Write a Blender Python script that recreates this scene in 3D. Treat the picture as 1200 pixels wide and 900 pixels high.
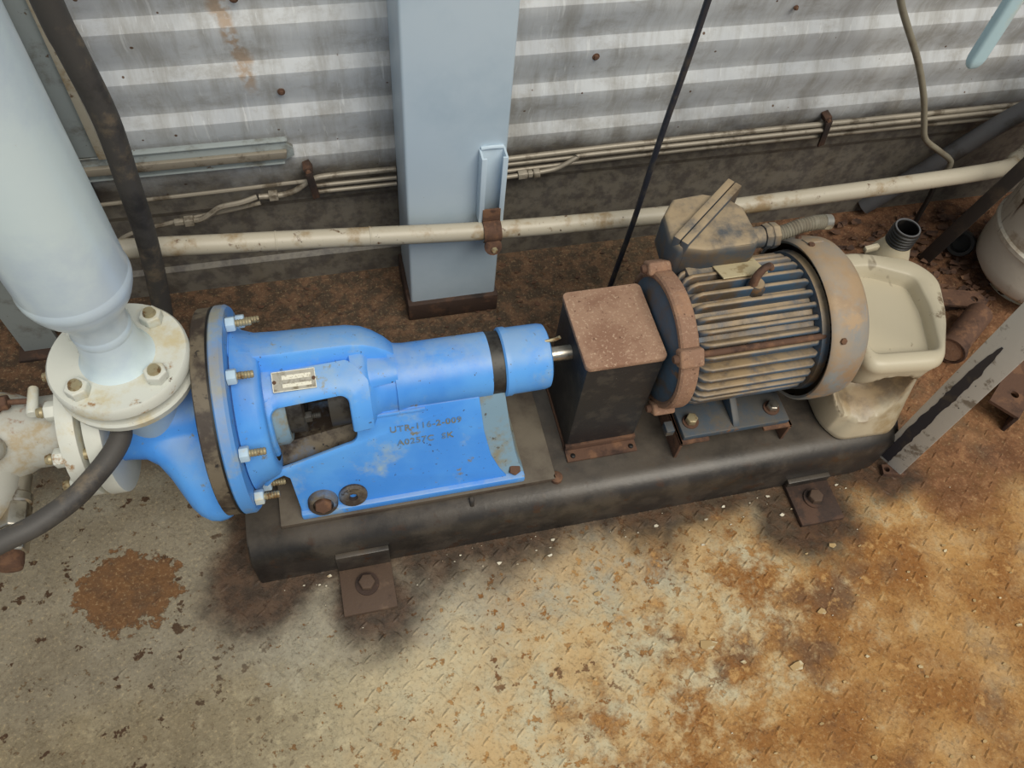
import bpy, bmesh, math, random
from mathutils import Vector, Matrix
random.seed(7)
PI = math.pi
scene = bpy.context.scene
for o in list(bpy.data.objects):
    bpy.data.objects.remove(o, do_unlink=True)

# ------------------------------------------------------------------ camera
cd = bpy.data.cameras.new('camera'); cam = bpy.data.objects.new('camera', cd)
scene.collection.objects.link(cam)
cd.sensor_fit = 'HORIZONTAL'; cd.sensor_width = 36.0; cd.lens = 945.24 / 1200 * 36
cd.clip_start = 0.02
right = Vector((0.97207964, -0.22209391, 0.07573286))
down = Vector((-0.14765845, -0.82979864, -0.53817395))
fwd = Vector((0.18236818, 0.51196534, -0.83942441))
m = Matrix.Identity(4)
for i in range(3):
    m[i][0] = right[i]; m[i][1] = -down[i]; m[i][2] = -fwd[i]
m[2][3] = 1.5
cam.matrix_world = m
scene.camera = cam

# ------------------------------------------------------------------ light
world = bpy.data.worlds.new('sky'); scene.world = world; world.use_nodes = True
bg = world.node_tree.nodes['Background']
bg.inputs[0].default_value = (0.86, 0.94, 1.0, 1); bg.inputs[1].default_value = 0.26
sl = bpy.data.lights.new('sun_offscreen', 'SUN'); sun = bpy.data.objects.new('sun_offscreen', sl)
scene.collection.objects.link(sun)
sl.energy = 2.05; sl.angle = math.radians(40); sl.color = (1.0, 0.94, 0.83)
sun.rotation_euler = Vector((-0.22, 0.60, -1.0)).to_track_quat('-Z', 'Y').to_euler()
vs = scene.view_settings
vs.view_transform = 'Standard'; vs.look = 'None'; vs.exposure = 0.42; vs.gamma = 1.0
vs.use_curve_mapping = False

# ------------------------------------------------------------------ materials
def lin(c):
    return tuple(((v / 255) / 12.92 if v / 255 <= 0.04045 else ((v / 255 + 0.055) / 1.055) ** 2.4) for v in c) + (1.0,)

class NT:
    def __init__(s, name):
        s.m = bpy.data.materials.new(name); s.m.use_nodes = True
        s.t = s.m.node_tree; s.b = s.t.nodes['Principled BSDF']
        s.co = s.n('ShaderNodeTexCoord').outputs['Object']
    def n(s, typ, **kw):
        x = s.t.nodes.new(typ)
        for k, v in kw.items(): setattr(x, k, v)
        return x
    def put(s, sock, v):
        if isinstance(v, bpy.types.NodeSocket): s.t.links.new(v, sock)
        else: sock.default_value = v
    def scaled(s, sx, sy, sz, loc=(0, 0, 0), rot=(0, 0, 0)):
        mp = s.n('ShaderNodeMapping'); s.put(mp.inputs['Vector'], s.co)
        mp.inputs['Scale'].default_value = (sx, sy, sz); mp.inputs['Location'].default_value = loc
        mp.inputs['Rotation'].default_value = rot
        return mp.outputs[0]
    def noise(s, scale, detail=5, rough=0.6, vec=None, dist=0.0):
        x = s.n('ShaderNodeTexNoise'); s.put(x.inputs['Vector'], vec or s.co)
        x.inputs['Scale'].default_value = scale; x.inputs['Detail'].default_value = detail
        x.inputs['Roughness'].default_value = rough; x.inputs['Distortion'].default_value = dist
        return x.outputs['Fac']
    def voro(s, scale, vec=None, feature='F1', out='Distance', rnd=1.0):
        x = s.n('ShaderNodeTexVoronoi', feature=feature); s.put(x.inputs['Vector'], vec or s.co)
        x.inputs['Scale'].default_value = scale; x.inputs['Randomness'].default_value = rnd
        return x.outputs[out]
    def math(s, op, a, b=0.0, c=0.0, clamp=False):
        x = s.n('ShaderNodeMath', operation=op, use_clamp=clamp)
        s.put(x.inputs[0], a); s.put(x.inputs[1], b); s.put(x.inputs[2], c)
        return x.outputs[0]
    def rng(s, v, lo, hi, a=0.0, b=1.0, smooth=True):
        x = s.n('ShaderNodeMapRange', interpolation_type='SMOOTHSTEP' if smooth else 'LINEAR')
        s.put(x.inputs['Value'], v); s.put(x.inputs['From Min'], lo); s.put(x.inputs['From Max'], hi)
        s.put(x.inputs['To Min'], a); s.put(x.inputs['To Max'], b)
        return x.outputs['Result']
    def mix(s, f, a, b):
        x = s.n('ShaderNodeMix', data_type='RGBA')
        s.put(x.inputs['Factor'], f); s.put(x.inputs['A'], a) if False else None
        s.put(x.inputs[0], f); s.put(x.inputs[6], a); s.put(x.inputs[7], b)
        return x.outputs[2]
    def xyz(s, v=None):
        x = s.n('ShaderNodeSeparateXYZ'); s.put(x.inputs[0], v or s.co); return x.outputs
    def nz(s):
        g = s.n('ShaderNodeNewGeometry'); return s.xyz(g.outputs['Normal'])[2]
    def bump(s, h, strength=0.3, dist=0.002):
        x = s.n('ShaderNodeBump'); x.inputs['Strength'].default_value = strength
        x.inputs['Distance'].default_value = dist; s.put(x.inputs['Height'], h)
        s.put(s.b.inputs['Normal'], x.outputs[0])
    def fin(s, col, rough=0.6, metal=0.0):
        s.put(s.b.inputs['Base Color'], col); s.put(s.b.inputs['Roughness'], rough)
        s.put(s.b.inputs['Metallic'], metal)
        return s.m

def painted(name, base, layers, rough=0.5, metal=0.0, bump=(60, 0.15), var=None, dust=None):
    """layers: (colour, noise scale, low, high)"""
    t = NT(name); col = lin(base)
    if var: col = t.mix(t.rng(t.noise(var[1], 4), 0.35, 0.65), lin(base), lin(var[0]))
    for k, L in enumerate(layers):
        vec = t.scaled(*L[4], loc=(k * 3.1, 0, 0)) if len(L) > 4 else t.scaled(1, 1, 1, loc=(k * 3.1 + 1, k * 1.7, 0))
        col = t.mix(t.rng(t.noise(L[1], 8, 0.65, vec), L[2], L[3]), col, lin(L[0]))
    if dust:
        up = t.rng(t.nz(), dust[2], dust[3])
        f = t.math('MULTIPLY', up, t.rng(t.noise(dust[4] if len(dust) > 4 else 18, 6, 0.65), 0.25, 0.6))
        f = t.math('MULTIPLY', f, dust[1])
        col = t.mix(f, col, lin(dust[0]))
    t.bump(t.noise(bump[0], 7, 0.65), bump[1], 0.003)
    return t.fin(col, rough, metal)

M = {}
M['blue'] = painted('blue_paint', (92, 164, 238), [((150, 176, 192), 9, 0.54, 0.72), ((120, 118, 100), 30, 0.63, 0.70), ((60, 55, 48), 110, 0.645, 0.69)], 0.42, var=((64, 140, 228), 5), bump=(70, 0.10), dust=((168, 182, 186), 0.45, 0.55, 1.0))
M['bluedusty'] = painted('dust_covered_blue_paint', (84, 150, 222), [((150, 160, 158), 8, 0.50, 0.66), ((112, 104, 86), 22, 0.60, 0.68), ((60, 52, 44), 70, 0.66, 0.70)], 0.5, dust=((150, 144, 126), 0.85, 0.3, 0.95, 7))
M['bluegrime'] = painted('grime_coated_blue_paint', (84, 120, 160), [((104, 94, 78), 8, 0.30, 0.50), ((58, 48, 40), 18, 0.42, 0.58), ((34, 28, 25), 60, 0.58, 0.66)], 0.6)
M['bluegrey'] = painted('dusty_blue_paint', (120, 150, 170), [((130, 128, 112), 14, 0.45, 0.62), ((80, 74, 64), 60, 0.6, 0.68)], 0.65)
M['bluepale'] = painted('pale_blue_paint', (176, 200, 218), [((196, 190, 165), 14, 0.52, 0.66), ((120, 84, 56), 38, 0.66, 0.71), ((40, 34, 30), 120, 0.70, 0.74)], 0.5)
M['white'] = painted('white_paint', (208, 224, 228), [((190, 206, 220), 3, 0.45, 0.65), ((176, 170, 150), 60, 0.70, 0.76)], 0.28, bump=(26, 0.10))
M['whitedirty'] = painted('dirty_white_paint', (205, 207, 198), [((196, 184, 150), 11, 0.50, 0.66), ((150, 112, 66), 22, 0.62, 0.70), ((84, 62, 44), 60, 0.66, 0.72)], 0.5)
M['whitestain'] = painted('rust_stained_white_paint', (176, 176, 168), [((164, 148, 118), 16, 0.48, 0.64), ((132, 86, 52), 20, 0.58, 0.67), ((84, 62, 44), 50, 0.62, 0.72)], 0.55)
M['column'] = painted('column_paint', (194, 210, 222), [((180, 199, 213), 3, 0.45, 0.7), ((120, 108, 92), 120, 0.73, 0.76)], 0.42, bump=(30, 0.04))
M['postgrey'] = painted('grey_green_paint', (150, 158, 158), [((110, 108, 100), 10, 0.5, 0.66), ((90, 70, 50), 40, 0.64, 0.7)], 0.5)
M['pipecream'] = painted('cream_pipe_paint', (180, 172, 154), [((150, 130, 100), 9, 0.5, 0.62), ((96, 70, 48), 30, 0.60, 0.68), ((56, 42, 32), 70, 0.66, 0.7)], 0.42)
M['tube'] = painted('old_steel_tube', (150, 142, 128), [((100, 90, 76), 20, 0.5, 0.65)], 0.45, metal=0.25)
M['tubedark'] = painted('grimy_tube', (110, 104, 96), [((74, 66, 56), 20, 0.5, 0.65)], 0.45, metal=0.2)
M['rust'] = painted('brown_rust', (92, 66, 51), [((114, 82, 60), 30, 0.5, 0.62), ((58, 40, 32), 14, 0.5, 0.65)], 0.85, bump=(140, 0.4))
M['rustdark'] = painted('dark_rust', (62, 46, 38), [((84, 60, 46), 24, 0.5, 0.62), ((36, 28, 25), 10, 0.5, 0.65)], 0.8, bump=(140, 0.4))
M['rusttan'] = painted('tan_rust', (142, 110, 90), [((160, 124, 98), 20, 0.45, 0.65), ((120, 88, 70), 9, 0.52, 0.66), ((164, 134, 112), 190, 0.52, 0.66), ((90, 64, 50), 120, 0.62, 0.68)], 0.9, bump=(200, 0.45))
M['base'] = painted('oily_black_base', (46, 43, 41), [((68, 62, 56), 10, 0.46, 0.62), ((60, 44, 34), 26, 0.56, 0.66), ((30, 28, 27), 5, 0.5, 0.64)], 0.38, bump=(90, 0.18), dust=((104, 95, 84), 0.5, 0.6, 1.0, 8))
M['pad'] = painted('dusty_steel_pad', (84, 74, 64), [((62, 50, 42), 12, 0.46, 0.62)], 0.7, dust=((112, 104, 90), 0.7, 0.6, 1.0, 8))
M['black'] = painted('black_paint', (36, 37, 40), [((56, 54, 52), 30, 0.5, 0.64), ((150, 150, 146), 150, 0.70, 0.74)], 0.45, bump=(90, 0.2))
M['soot'] = painted('black_interior', (14, 13, 13), [((40, 36, 32), 30, 0.55, 0.7)], 0.5)
M['rubber'] = painted('black_rubber', (74, 71, 68), [((112, 100, 84), 14, 0.54, 0.68), ((46, 44, 44), 8, 0.5, 0.66)], 0.6, bump=(120, 0.12))
M['rubberdark'] = painted('dusty_black_bar', (58, 55, 53), [((82, 74, 64), 12, 0.5, 0.66)], 0.6)
M['bracket'] = painted('brown_bracket_steel', (84, 66, 53), [((102, 82, 66), 24, 0.5, 0.64), ((58, 45, 37), 12, 0.5, 0.65)], 0.8, bump=(140, 0.3))
M['steel'] = painted('bright_steel', (190, 184, 172), [((110, 96, 80), 30, 0.5, 0.68)], 0.3, metal=0.9, bump=(60, 0.05))
M['zinc'] = painted('zinc_bolt', (172, 160, 128), [((128, 100, 66), 60, 0.5, 0.62)], 0.45, metal=0.5)
M['gland'] = painted('grey_gland', (70, 68, 64), [((40, 36, 33), 20, 0.45, 0.6)], 0.5, metal=0.4)
M['motor'] = painted('dusty_navy_motor_paint', (62, 84, 104), [((84, 72, 58), 9, 0.44, 0.62), ((112, 84, 58), 30, 0.58, 0.68)], 0.5, dust=((172, 148, 114), 0.85, 0.45, 0.98))
M['motorfoot'] = painted('blue_grey_motor_foot', (58, 76, 92), [((92, 84, 72), 14, 0.46, 0.64), ((120, 84, 58), 30, 0.6, 0.68)], 0.55, dust=((92, 84, 72), 0.7, 0.4, 0.9))
M['fancover'] = painted('rusty_fan_cover', (128, 134, 136), [((146, 122, 96), 9, 0.46, 0.60), ((168, 142, 112), 22, 0.54, 0.66)], 0.6, dust=((170, 144, 112), 0.75, 0.0, 0.7, 9))
M['tanbox'] = painted('dusty_navy_box', (66, 74, 82), [((92, 78, 62), 12, 0.44, 0.62)], 0.7, dust=((168, 148, 118), 0.9, 0.1, 0.8))
M['darkbox'] = painted('dark_box_side', (52, 58, 66), [((76, 66, 54), 14, 0.5, 0.64)], 0.6)
M['bellface'] = painted('oily_olive_bell', (50, 47, 40), [((74, 66, 50), 14, 0.5, 0.64), ((40, 56, 76), 6, 0.56, 0.66)], 0.5)
M['lid'] = painted('rust_speckled_lid', (160, 128, 106), [((140, 106, 86), 12, 0.48, 0.66), ((186, 158, 134), 200, 0.54, 0.66), ((108, 78, 62), 130, 0.61, 0.68)], 0.9, bump=(200, 0.45))
M['plate'] = painted('aluminium_plate', (176, 172, 160), [((130, 122, 104), 40, 0.5, 0.65)], 0.4, metal=0.5)
M['plateprint'] = painted('plate_print', (228, 224, 206), [((180, 172, 150), 300, 0.55, 0.62)], 0.5)
M['dustplate'] = painted('dusty_plate', (200, 186, 150), [((160, 140, 104), 40, 0.52, 0.66)], 0.6)
t = NT('stained_cream_plastic')
col = t.mix(t.rng(t.noise(6, 7, 0.65), 0.52, 0.68), lin((192, 182, 158)), lin((158, 140, 108)))
col = t.mix(t.rng(t.noise(13, 7, 0.65, t.scaled(1, 1, 1, loc=(3, 0, 0))), 0.60, 0.66), col, lin((124, 108, 86)))
x, y, z = t.xyz()
sx_ = t.math('MULTIPLY', t.math('SUBTRACT', x, -.030), 1.0); sy_ = t.math('SUBTRACT', y, -.075); sz_ = t.math('SUBTRACT', z, .145)
ds = t.math('SQRT', t.math('ADD', t.math('ADD', t.math('MULTIPLY', sx_, sx_), t.math('MULTIPLY', sy_, sy_)), t.math('MULTIPLY', sz_, sz_)))
st = t.rng(t.math('ADD', ds, t.math('MULTIPLY', t.math('SUBTRACT', t.noise(9, 6, .6), .5), .12)), .055, .095, 1, 0)
col = t.mix(t.math('MULTIPLY', st, .8), col, t.mix(t.rng(t.noise(22, 6), .42, .62), lin((92, 68, 42)), lin((146, 120, 84))))
t.bump(t.noise(40, 6), .08, .003)
smear = t.rng(t.noise(7, 3, .5, t.scaled(2.2, .8, 1, loc=(1.3, .4, 0), rot=(0, 0, .8))), .66, .68)
col = t.mix(t.math('MULTIPLY', smear, .6), col, lin((120, 108, 90)))
M['jug'] = t.fin(col, .42)
M['jugstain'] = painted('oil_stained_plastic', (170, 146, 104), [((206, 198, 176), 7, 0.5, 0.6), ((96, 72, 46), 10, 0.52, 0.64)], 0.4)
M['drum'] = painted('stained_white_plastic', (220, 213, 198), [((170, 152, 126), 8, 0.52, 0.66), ((98, 72, 54), 9, 0.54, 0.61, (1.6, 1.6, 0.14))], 0.5)
M['worn'] = painted('worn_white_paint', (206, 204, 196), [((140, 132, 120), 26, 0.55, 0.64), ((44, 46, 54), 90, 0.66, 0.7)], 0.5)
M['bare'] = painted('bare_dark_metal', (46, 48, 56), [((70, 66, 62), 30, 0.5, 0.66)], 0.4)
M['skyblue'] = painted('pale_turquoise_paint', (188, 220, 230), [((206, 214, 206), 8, 0.5, 0.66), ((150, 120, 90), 50, 0.69, 0.73)], 0.35)
M['conduit'] = painted('grey_flexible_conduit', (136, 130, 114), [((116, 106, 90), 20, 0.45, 0.7)], 0.5)
M['greypipe'] = painted('grimy_grey_pipe', (92, 92, 94), [((64, 60, 56), 9, 0.5, 0.66)], 0.55)
M['flake'] = painted('paint_flake', (178, 150, 104), [((208, 196, 164), 30, 0.5, 0.6)], 0.8)
M['chip'] = painted('pale_chip', (214, 206, 186), [((170, 150, 120), 60, 0.5, 0.6)], 0.8)
M['leaf'] = painted('rust_scale', (96, 69, 52), [((66, 48, 39), 30, 0.45, 0.6), ((130, 97, 72), 44, 0.6, 0.68)], 0.85)

# wall: dirty white corrugated sheet
t = NT('corrugated_wall_paint')
x, y, z = t.xyz()
col = t.mix(t.rng(t.noise(2.2, 5), 0.35, 0.65), lin((206, 209, 211)), lin((178, 182, 187)))
streak = t.noise(3, 7, 0.7, t.scaled(5, 1, 0.8, rot=(0, .25, 0)))
col = t.mix(t.math('MULTIPLY', t.rng(streak, 0.42, 0.70), 0.6), col, lin((134, 128, 116)))
streak2 = t.noise(14, 6, 0.7, t.scaled(7, 1, 0.6, loc=(4, 0, 0), rot=(0, .2, 0)))
col = t.mix(t.math('MULTIPLY', t.rng(streak2, 0.56, 0.70), 0.35), col, lin((206, 206, 204)))
# old rust run beside the post
rx = t.math('ABSOLUTE', t.math('SUBTRACT', t.math('ADD', x, t.math('MULTIPLY', t.noise(14, 4), 0.05)), t.math('MULTIPLY_ADD', z, -0.16, 0.0)))
run = t.math('MULTIPLY', t.rng(rx, 0.006, 0.018, 1, 0), t.rng(z, 0.50, 0.56))
col = t.mix(t.math('MULTIPLY', t.math('MULTIPLY', run, .75), t.rng(t.noise(40, 5), 0.35, 0.5)), col, lin((170, 140, 108)))
dirt = t.math('MULTIPLY', t.rng(t.noise(9, 9, 0.75, t.scaled(1, 1, 1.6, loc=(2, 0, 5))), 0.47, 0.68), 0.42)
col = t.mix(dirt, col, lin((128, 120, 106)))
scr = t.noise(30, 4, 0.6, t.scaled(3.5, 1, 0.35, loc=(1, 0, 2), rot=(0, .45, 0)))
col = t.mix(t.math('MULTIPLY', t.rng(scr, 0.62, 0.68), 0.5), col, lin((214, 216, 216)))
spots = t.rng(t.math('ADD', t.voro(26), t.math('MULTIPLY', t.noise(9, 3), 0.25)), 0.175, 0.20, 1, 0)
col = t.mix(spots, col, lin((96, 74, 58)))
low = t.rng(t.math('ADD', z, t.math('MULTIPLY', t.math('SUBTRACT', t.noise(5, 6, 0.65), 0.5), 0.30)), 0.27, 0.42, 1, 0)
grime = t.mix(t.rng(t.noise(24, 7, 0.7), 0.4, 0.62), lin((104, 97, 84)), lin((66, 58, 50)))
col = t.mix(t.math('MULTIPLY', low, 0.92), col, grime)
t.bump(t.noise(40, 6), 0.12, 0.003)
M['wall'] = t.fin(col, 0.55)

# floor: worn, peeling, rusting tread plate
t = NT('rusty_peeling_tread_plate')
x, y, z = t.xyz()
def off(n, k): return t.math('MULTIPLY', t.math('SUBTRACT', n, 0.5), k)
n1 = t.noise(2.2, 7, 0.62); n2 = t.noise(7, 8, 0.68); n3 = t.noise(28, 8, 0.7); n4 = t.noise(80, 6, 0.7)
paint = t.mix(t.rng(t.math('ADD', x, off(n1, 0.7)), -0.36, 0.10), lin((150, 138, 112)), lin((196, 185, 154)))
paint = t.mix(t.math('MULTIPLY', t.rng(n2, 0.42, 0.66), 0.45), paint, lin((160, 150, 124)))
paint = t.mix(t.math('MULTIPLY', t.rng(n3, 0.5, 0.64), 0.4), paint, lin((212, 198, 162)))
grey = t.math('MULTIPLY', t.rng(t.math('ADD', y, off(n2, 0.35)), 0.34, 0.46), t.rng(t.math('ADD', x, off(n2, 0.4)), 0.45, 0.70, 1, 0))
paint = t.mix(t.math('MULTIPLY', grey, 0.75), paint, lin((158, 153, 138)))
rust = t.mix(t.rng(n2, 0.36, 0.6), lin((180, 130, 66)), lin((146, 99, 52)))
rust = t.mix(t.rng(t.noise(5, 6, 0.6, t.scaled(1, 1, 1, loc=(5, 2, 0))), 0.52, 0.66), rust, lin((116, 84, 58)))
rust = t.mix(t.rng(n3, 0.54, 0.66), rust, lin((190, 148, 94)))
rust = t.mix(t.math('MULTIPLY', t.rng(n4, 0.54, 0.66), 0.6), rust, lin((92, 62, 40)))
# how much paint is gone: grows to the right and to the front
gone = t.math('ADD', t.math('MULTIPLY', x, 0.62), t.math('MULTIPLY', y, -0.62))
gone = t.math('ADD', gone, t.math('ADD', off(n2, 1.1), off(n3, 0.8)))
fullmask = t.rng(gone, 0.02, 0.34)
# small chips in the paint
chipn = t.noise(46, 6, 0.66, t.scaled(1, 1, 1, loc=(2, 9, 0)))
chips = t.rng(t.math('ADD', chipn, t.math('MULTIPLY', t.rng(t.math('SUBTRACT', x, y), -1.0, 0.3), 0.06)), 0.625, 0.65)
# one big peeled patch on the left
px_ = t.math('SUBTRACT', x, -0.47); py_ = t.math('SUBTRACT', y, 0.60)
pd = t.math('SQRT', t.math('ADD', t.math('MULTIPLY', px_, px_), t.math('MULTIPLY', py_, py_)))
patch = t.rng(t.math('ADD', pd, t.math('ADD', off(n2, 0.24), off(n3, 0.10))), 0.070, 0.080, 1, 0)
bare = t.math('MAXIMUM', t.math('MAXIMUM', fullmask, chips), patch)
lrust = t.mix(t.rng(x, -0.45, 0.15), lin((112, 80, 50)), rust)
tan = t.math('MULTIPLY', t.rng(t.noise(11, 8, 0.7, t.scaled(1, 1, 1, loc=(8, 1, 0))), 0.36, 0.60), t.rng(t.math('SUBTRACT', x, y), -0.55, 0.05))
paint = t.mix(t.math('MULTIPLY', tan, 0.68), paint, lin((198, 158, 100)))
col = t.mix(t.math('MULTIPLY', bare, t.math('MAXIMUM', t.rng(n2, .3, .6, .55, 1.0), patch)), paint, lrust)
# brown grime on the left and at the back
gl = t.rng(t.math('ADD', x, off(n2, 0.5)), -0.42, -0.06, 1, 0)
col = t.mix(t.math('MULTIPLY', t.math('MULTIPLY', gl, t.rng(n2, .34, .60, .35, 1.0)), 0.70), col, t.mix(t.rng(n3, .4, .6), lin((92, 80, 62)), lin((112, 101, 82))))
dk = t.math('MULTIPLY', t.rng(t.noise(30, 6, .6, t.scaled(1, 1, 1, loc=(4, 4, 0))), .60, .63), t.rng(x, -.45, .0, 1, 0))
col = t.mix(dk, col, lin((70, 52, 38)))
col = t.mix(t.math('MULTIPLY', patch, .85), col, t.mix(t.rng(n3, .42, .6), lin((114, 82, 54)), lin((94, 68, 48))))
back = t.rng(t.math('ADD', y, off(n2, 0.35)), 0.78, 0.98)
bcol = t.mix(t.rng(n3, 0.42, 0.6), lin((62, 48, 38)), lin((104, 76, 56)))
col = t.mix(t.math('MULTIPLY', back, 0.93), col, bcol)
rb = t.math('MULTIPLY', t.rng(t.math('ADD', x, off(n2, 0.4)), 0.98, 1.2), t.rng(t.math('ADD', y, off(n2, 0.3)), 0.34, 0.56))
col = t.mix(t.math('MULTIPLY', rb, 0.8), col, t.mix(t.rng(n3, 0.4, 0.62), lin((92, 62, 46)), lin((134, 96, 70))))
grit = t.noise(150, 5, 0.75)
col = t.mix(t.math('MULTIPLY', t.rng(grit, 0.52, 0.66), 0.42), col, lin((84, 62, 44)))
col = t.mix(t.math('MULTIPLY', t.rng(grit, 0.46, 0.34), 0.25), col, lin((214, 190, 146)))
# oily stain around the skid, plus shade painted along its outline
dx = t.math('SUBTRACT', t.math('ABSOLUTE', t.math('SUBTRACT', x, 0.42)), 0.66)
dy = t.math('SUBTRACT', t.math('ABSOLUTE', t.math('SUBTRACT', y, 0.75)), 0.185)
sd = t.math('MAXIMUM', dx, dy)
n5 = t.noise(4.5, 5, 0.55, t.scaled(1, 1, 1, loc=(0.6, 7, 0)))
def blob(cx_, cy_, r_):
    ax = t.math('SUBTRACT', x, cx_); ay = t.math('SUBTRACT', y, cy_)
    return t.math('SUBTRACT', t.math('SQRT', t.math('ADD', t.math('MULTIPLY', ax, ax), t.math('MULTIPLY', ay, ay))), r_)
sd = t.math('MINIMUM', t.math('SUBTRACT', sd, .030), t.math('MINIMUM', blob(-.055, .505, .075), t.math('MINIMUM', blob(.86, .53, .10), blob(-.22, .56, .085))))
oil_shade = t.rng(t.math('ADD', sd, t.math('ADD', off(n5, 0.22), off(n3, .05))), -0.020, 0.070, 1, 0)
col = t.mix(t.math('MULTIPLY', oil_shade, 0.93), col, t.mix(t.rng(n3, 0.4, 0.62), lin((54, 41, 33)), lin((82, 61, 47))))
flk = t.rng(t.noise(13, 9, 0.72, t.scaled(1, 1, 1, loc=(1, 6, 0))), 0.485, 0.515)
h = t.math('ADD', t.math('ADD', t.math('MULTIPLY', t.math('SUBTRACT', 1.0, bare), 0.55), t.math('MULTIPLY', flk, .22)), t.math('ADD', t.math('MULTIPLY', n3, 0.5), t.math('ADD', t.math('MULTIPLY', n4, 0.6), t.math('MULTIPLY', grit, 0.4))))
t.bump(h, 0.6, 0.004)
t.b.inputs['Specular IOR Level'].default_value = 0.25
M['floor'] = t.fin(col, t.rng(oil_shade, 0, 1, 0.85, 0.5))

# ------------------------------------------------------------------ mesh helpers
COL = scene.collection
def V3(p): return Vector(p)
def basis(axis):
    a = Vector(axis).normalized()
    h = Vector((0, 0, 1)) if abs(a.z) < 0.9 else Vector((1, 0, 0))
    u = a.cross(h).normalized(); v = a.cross(u).normalized()
    return a, u, v

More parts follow.
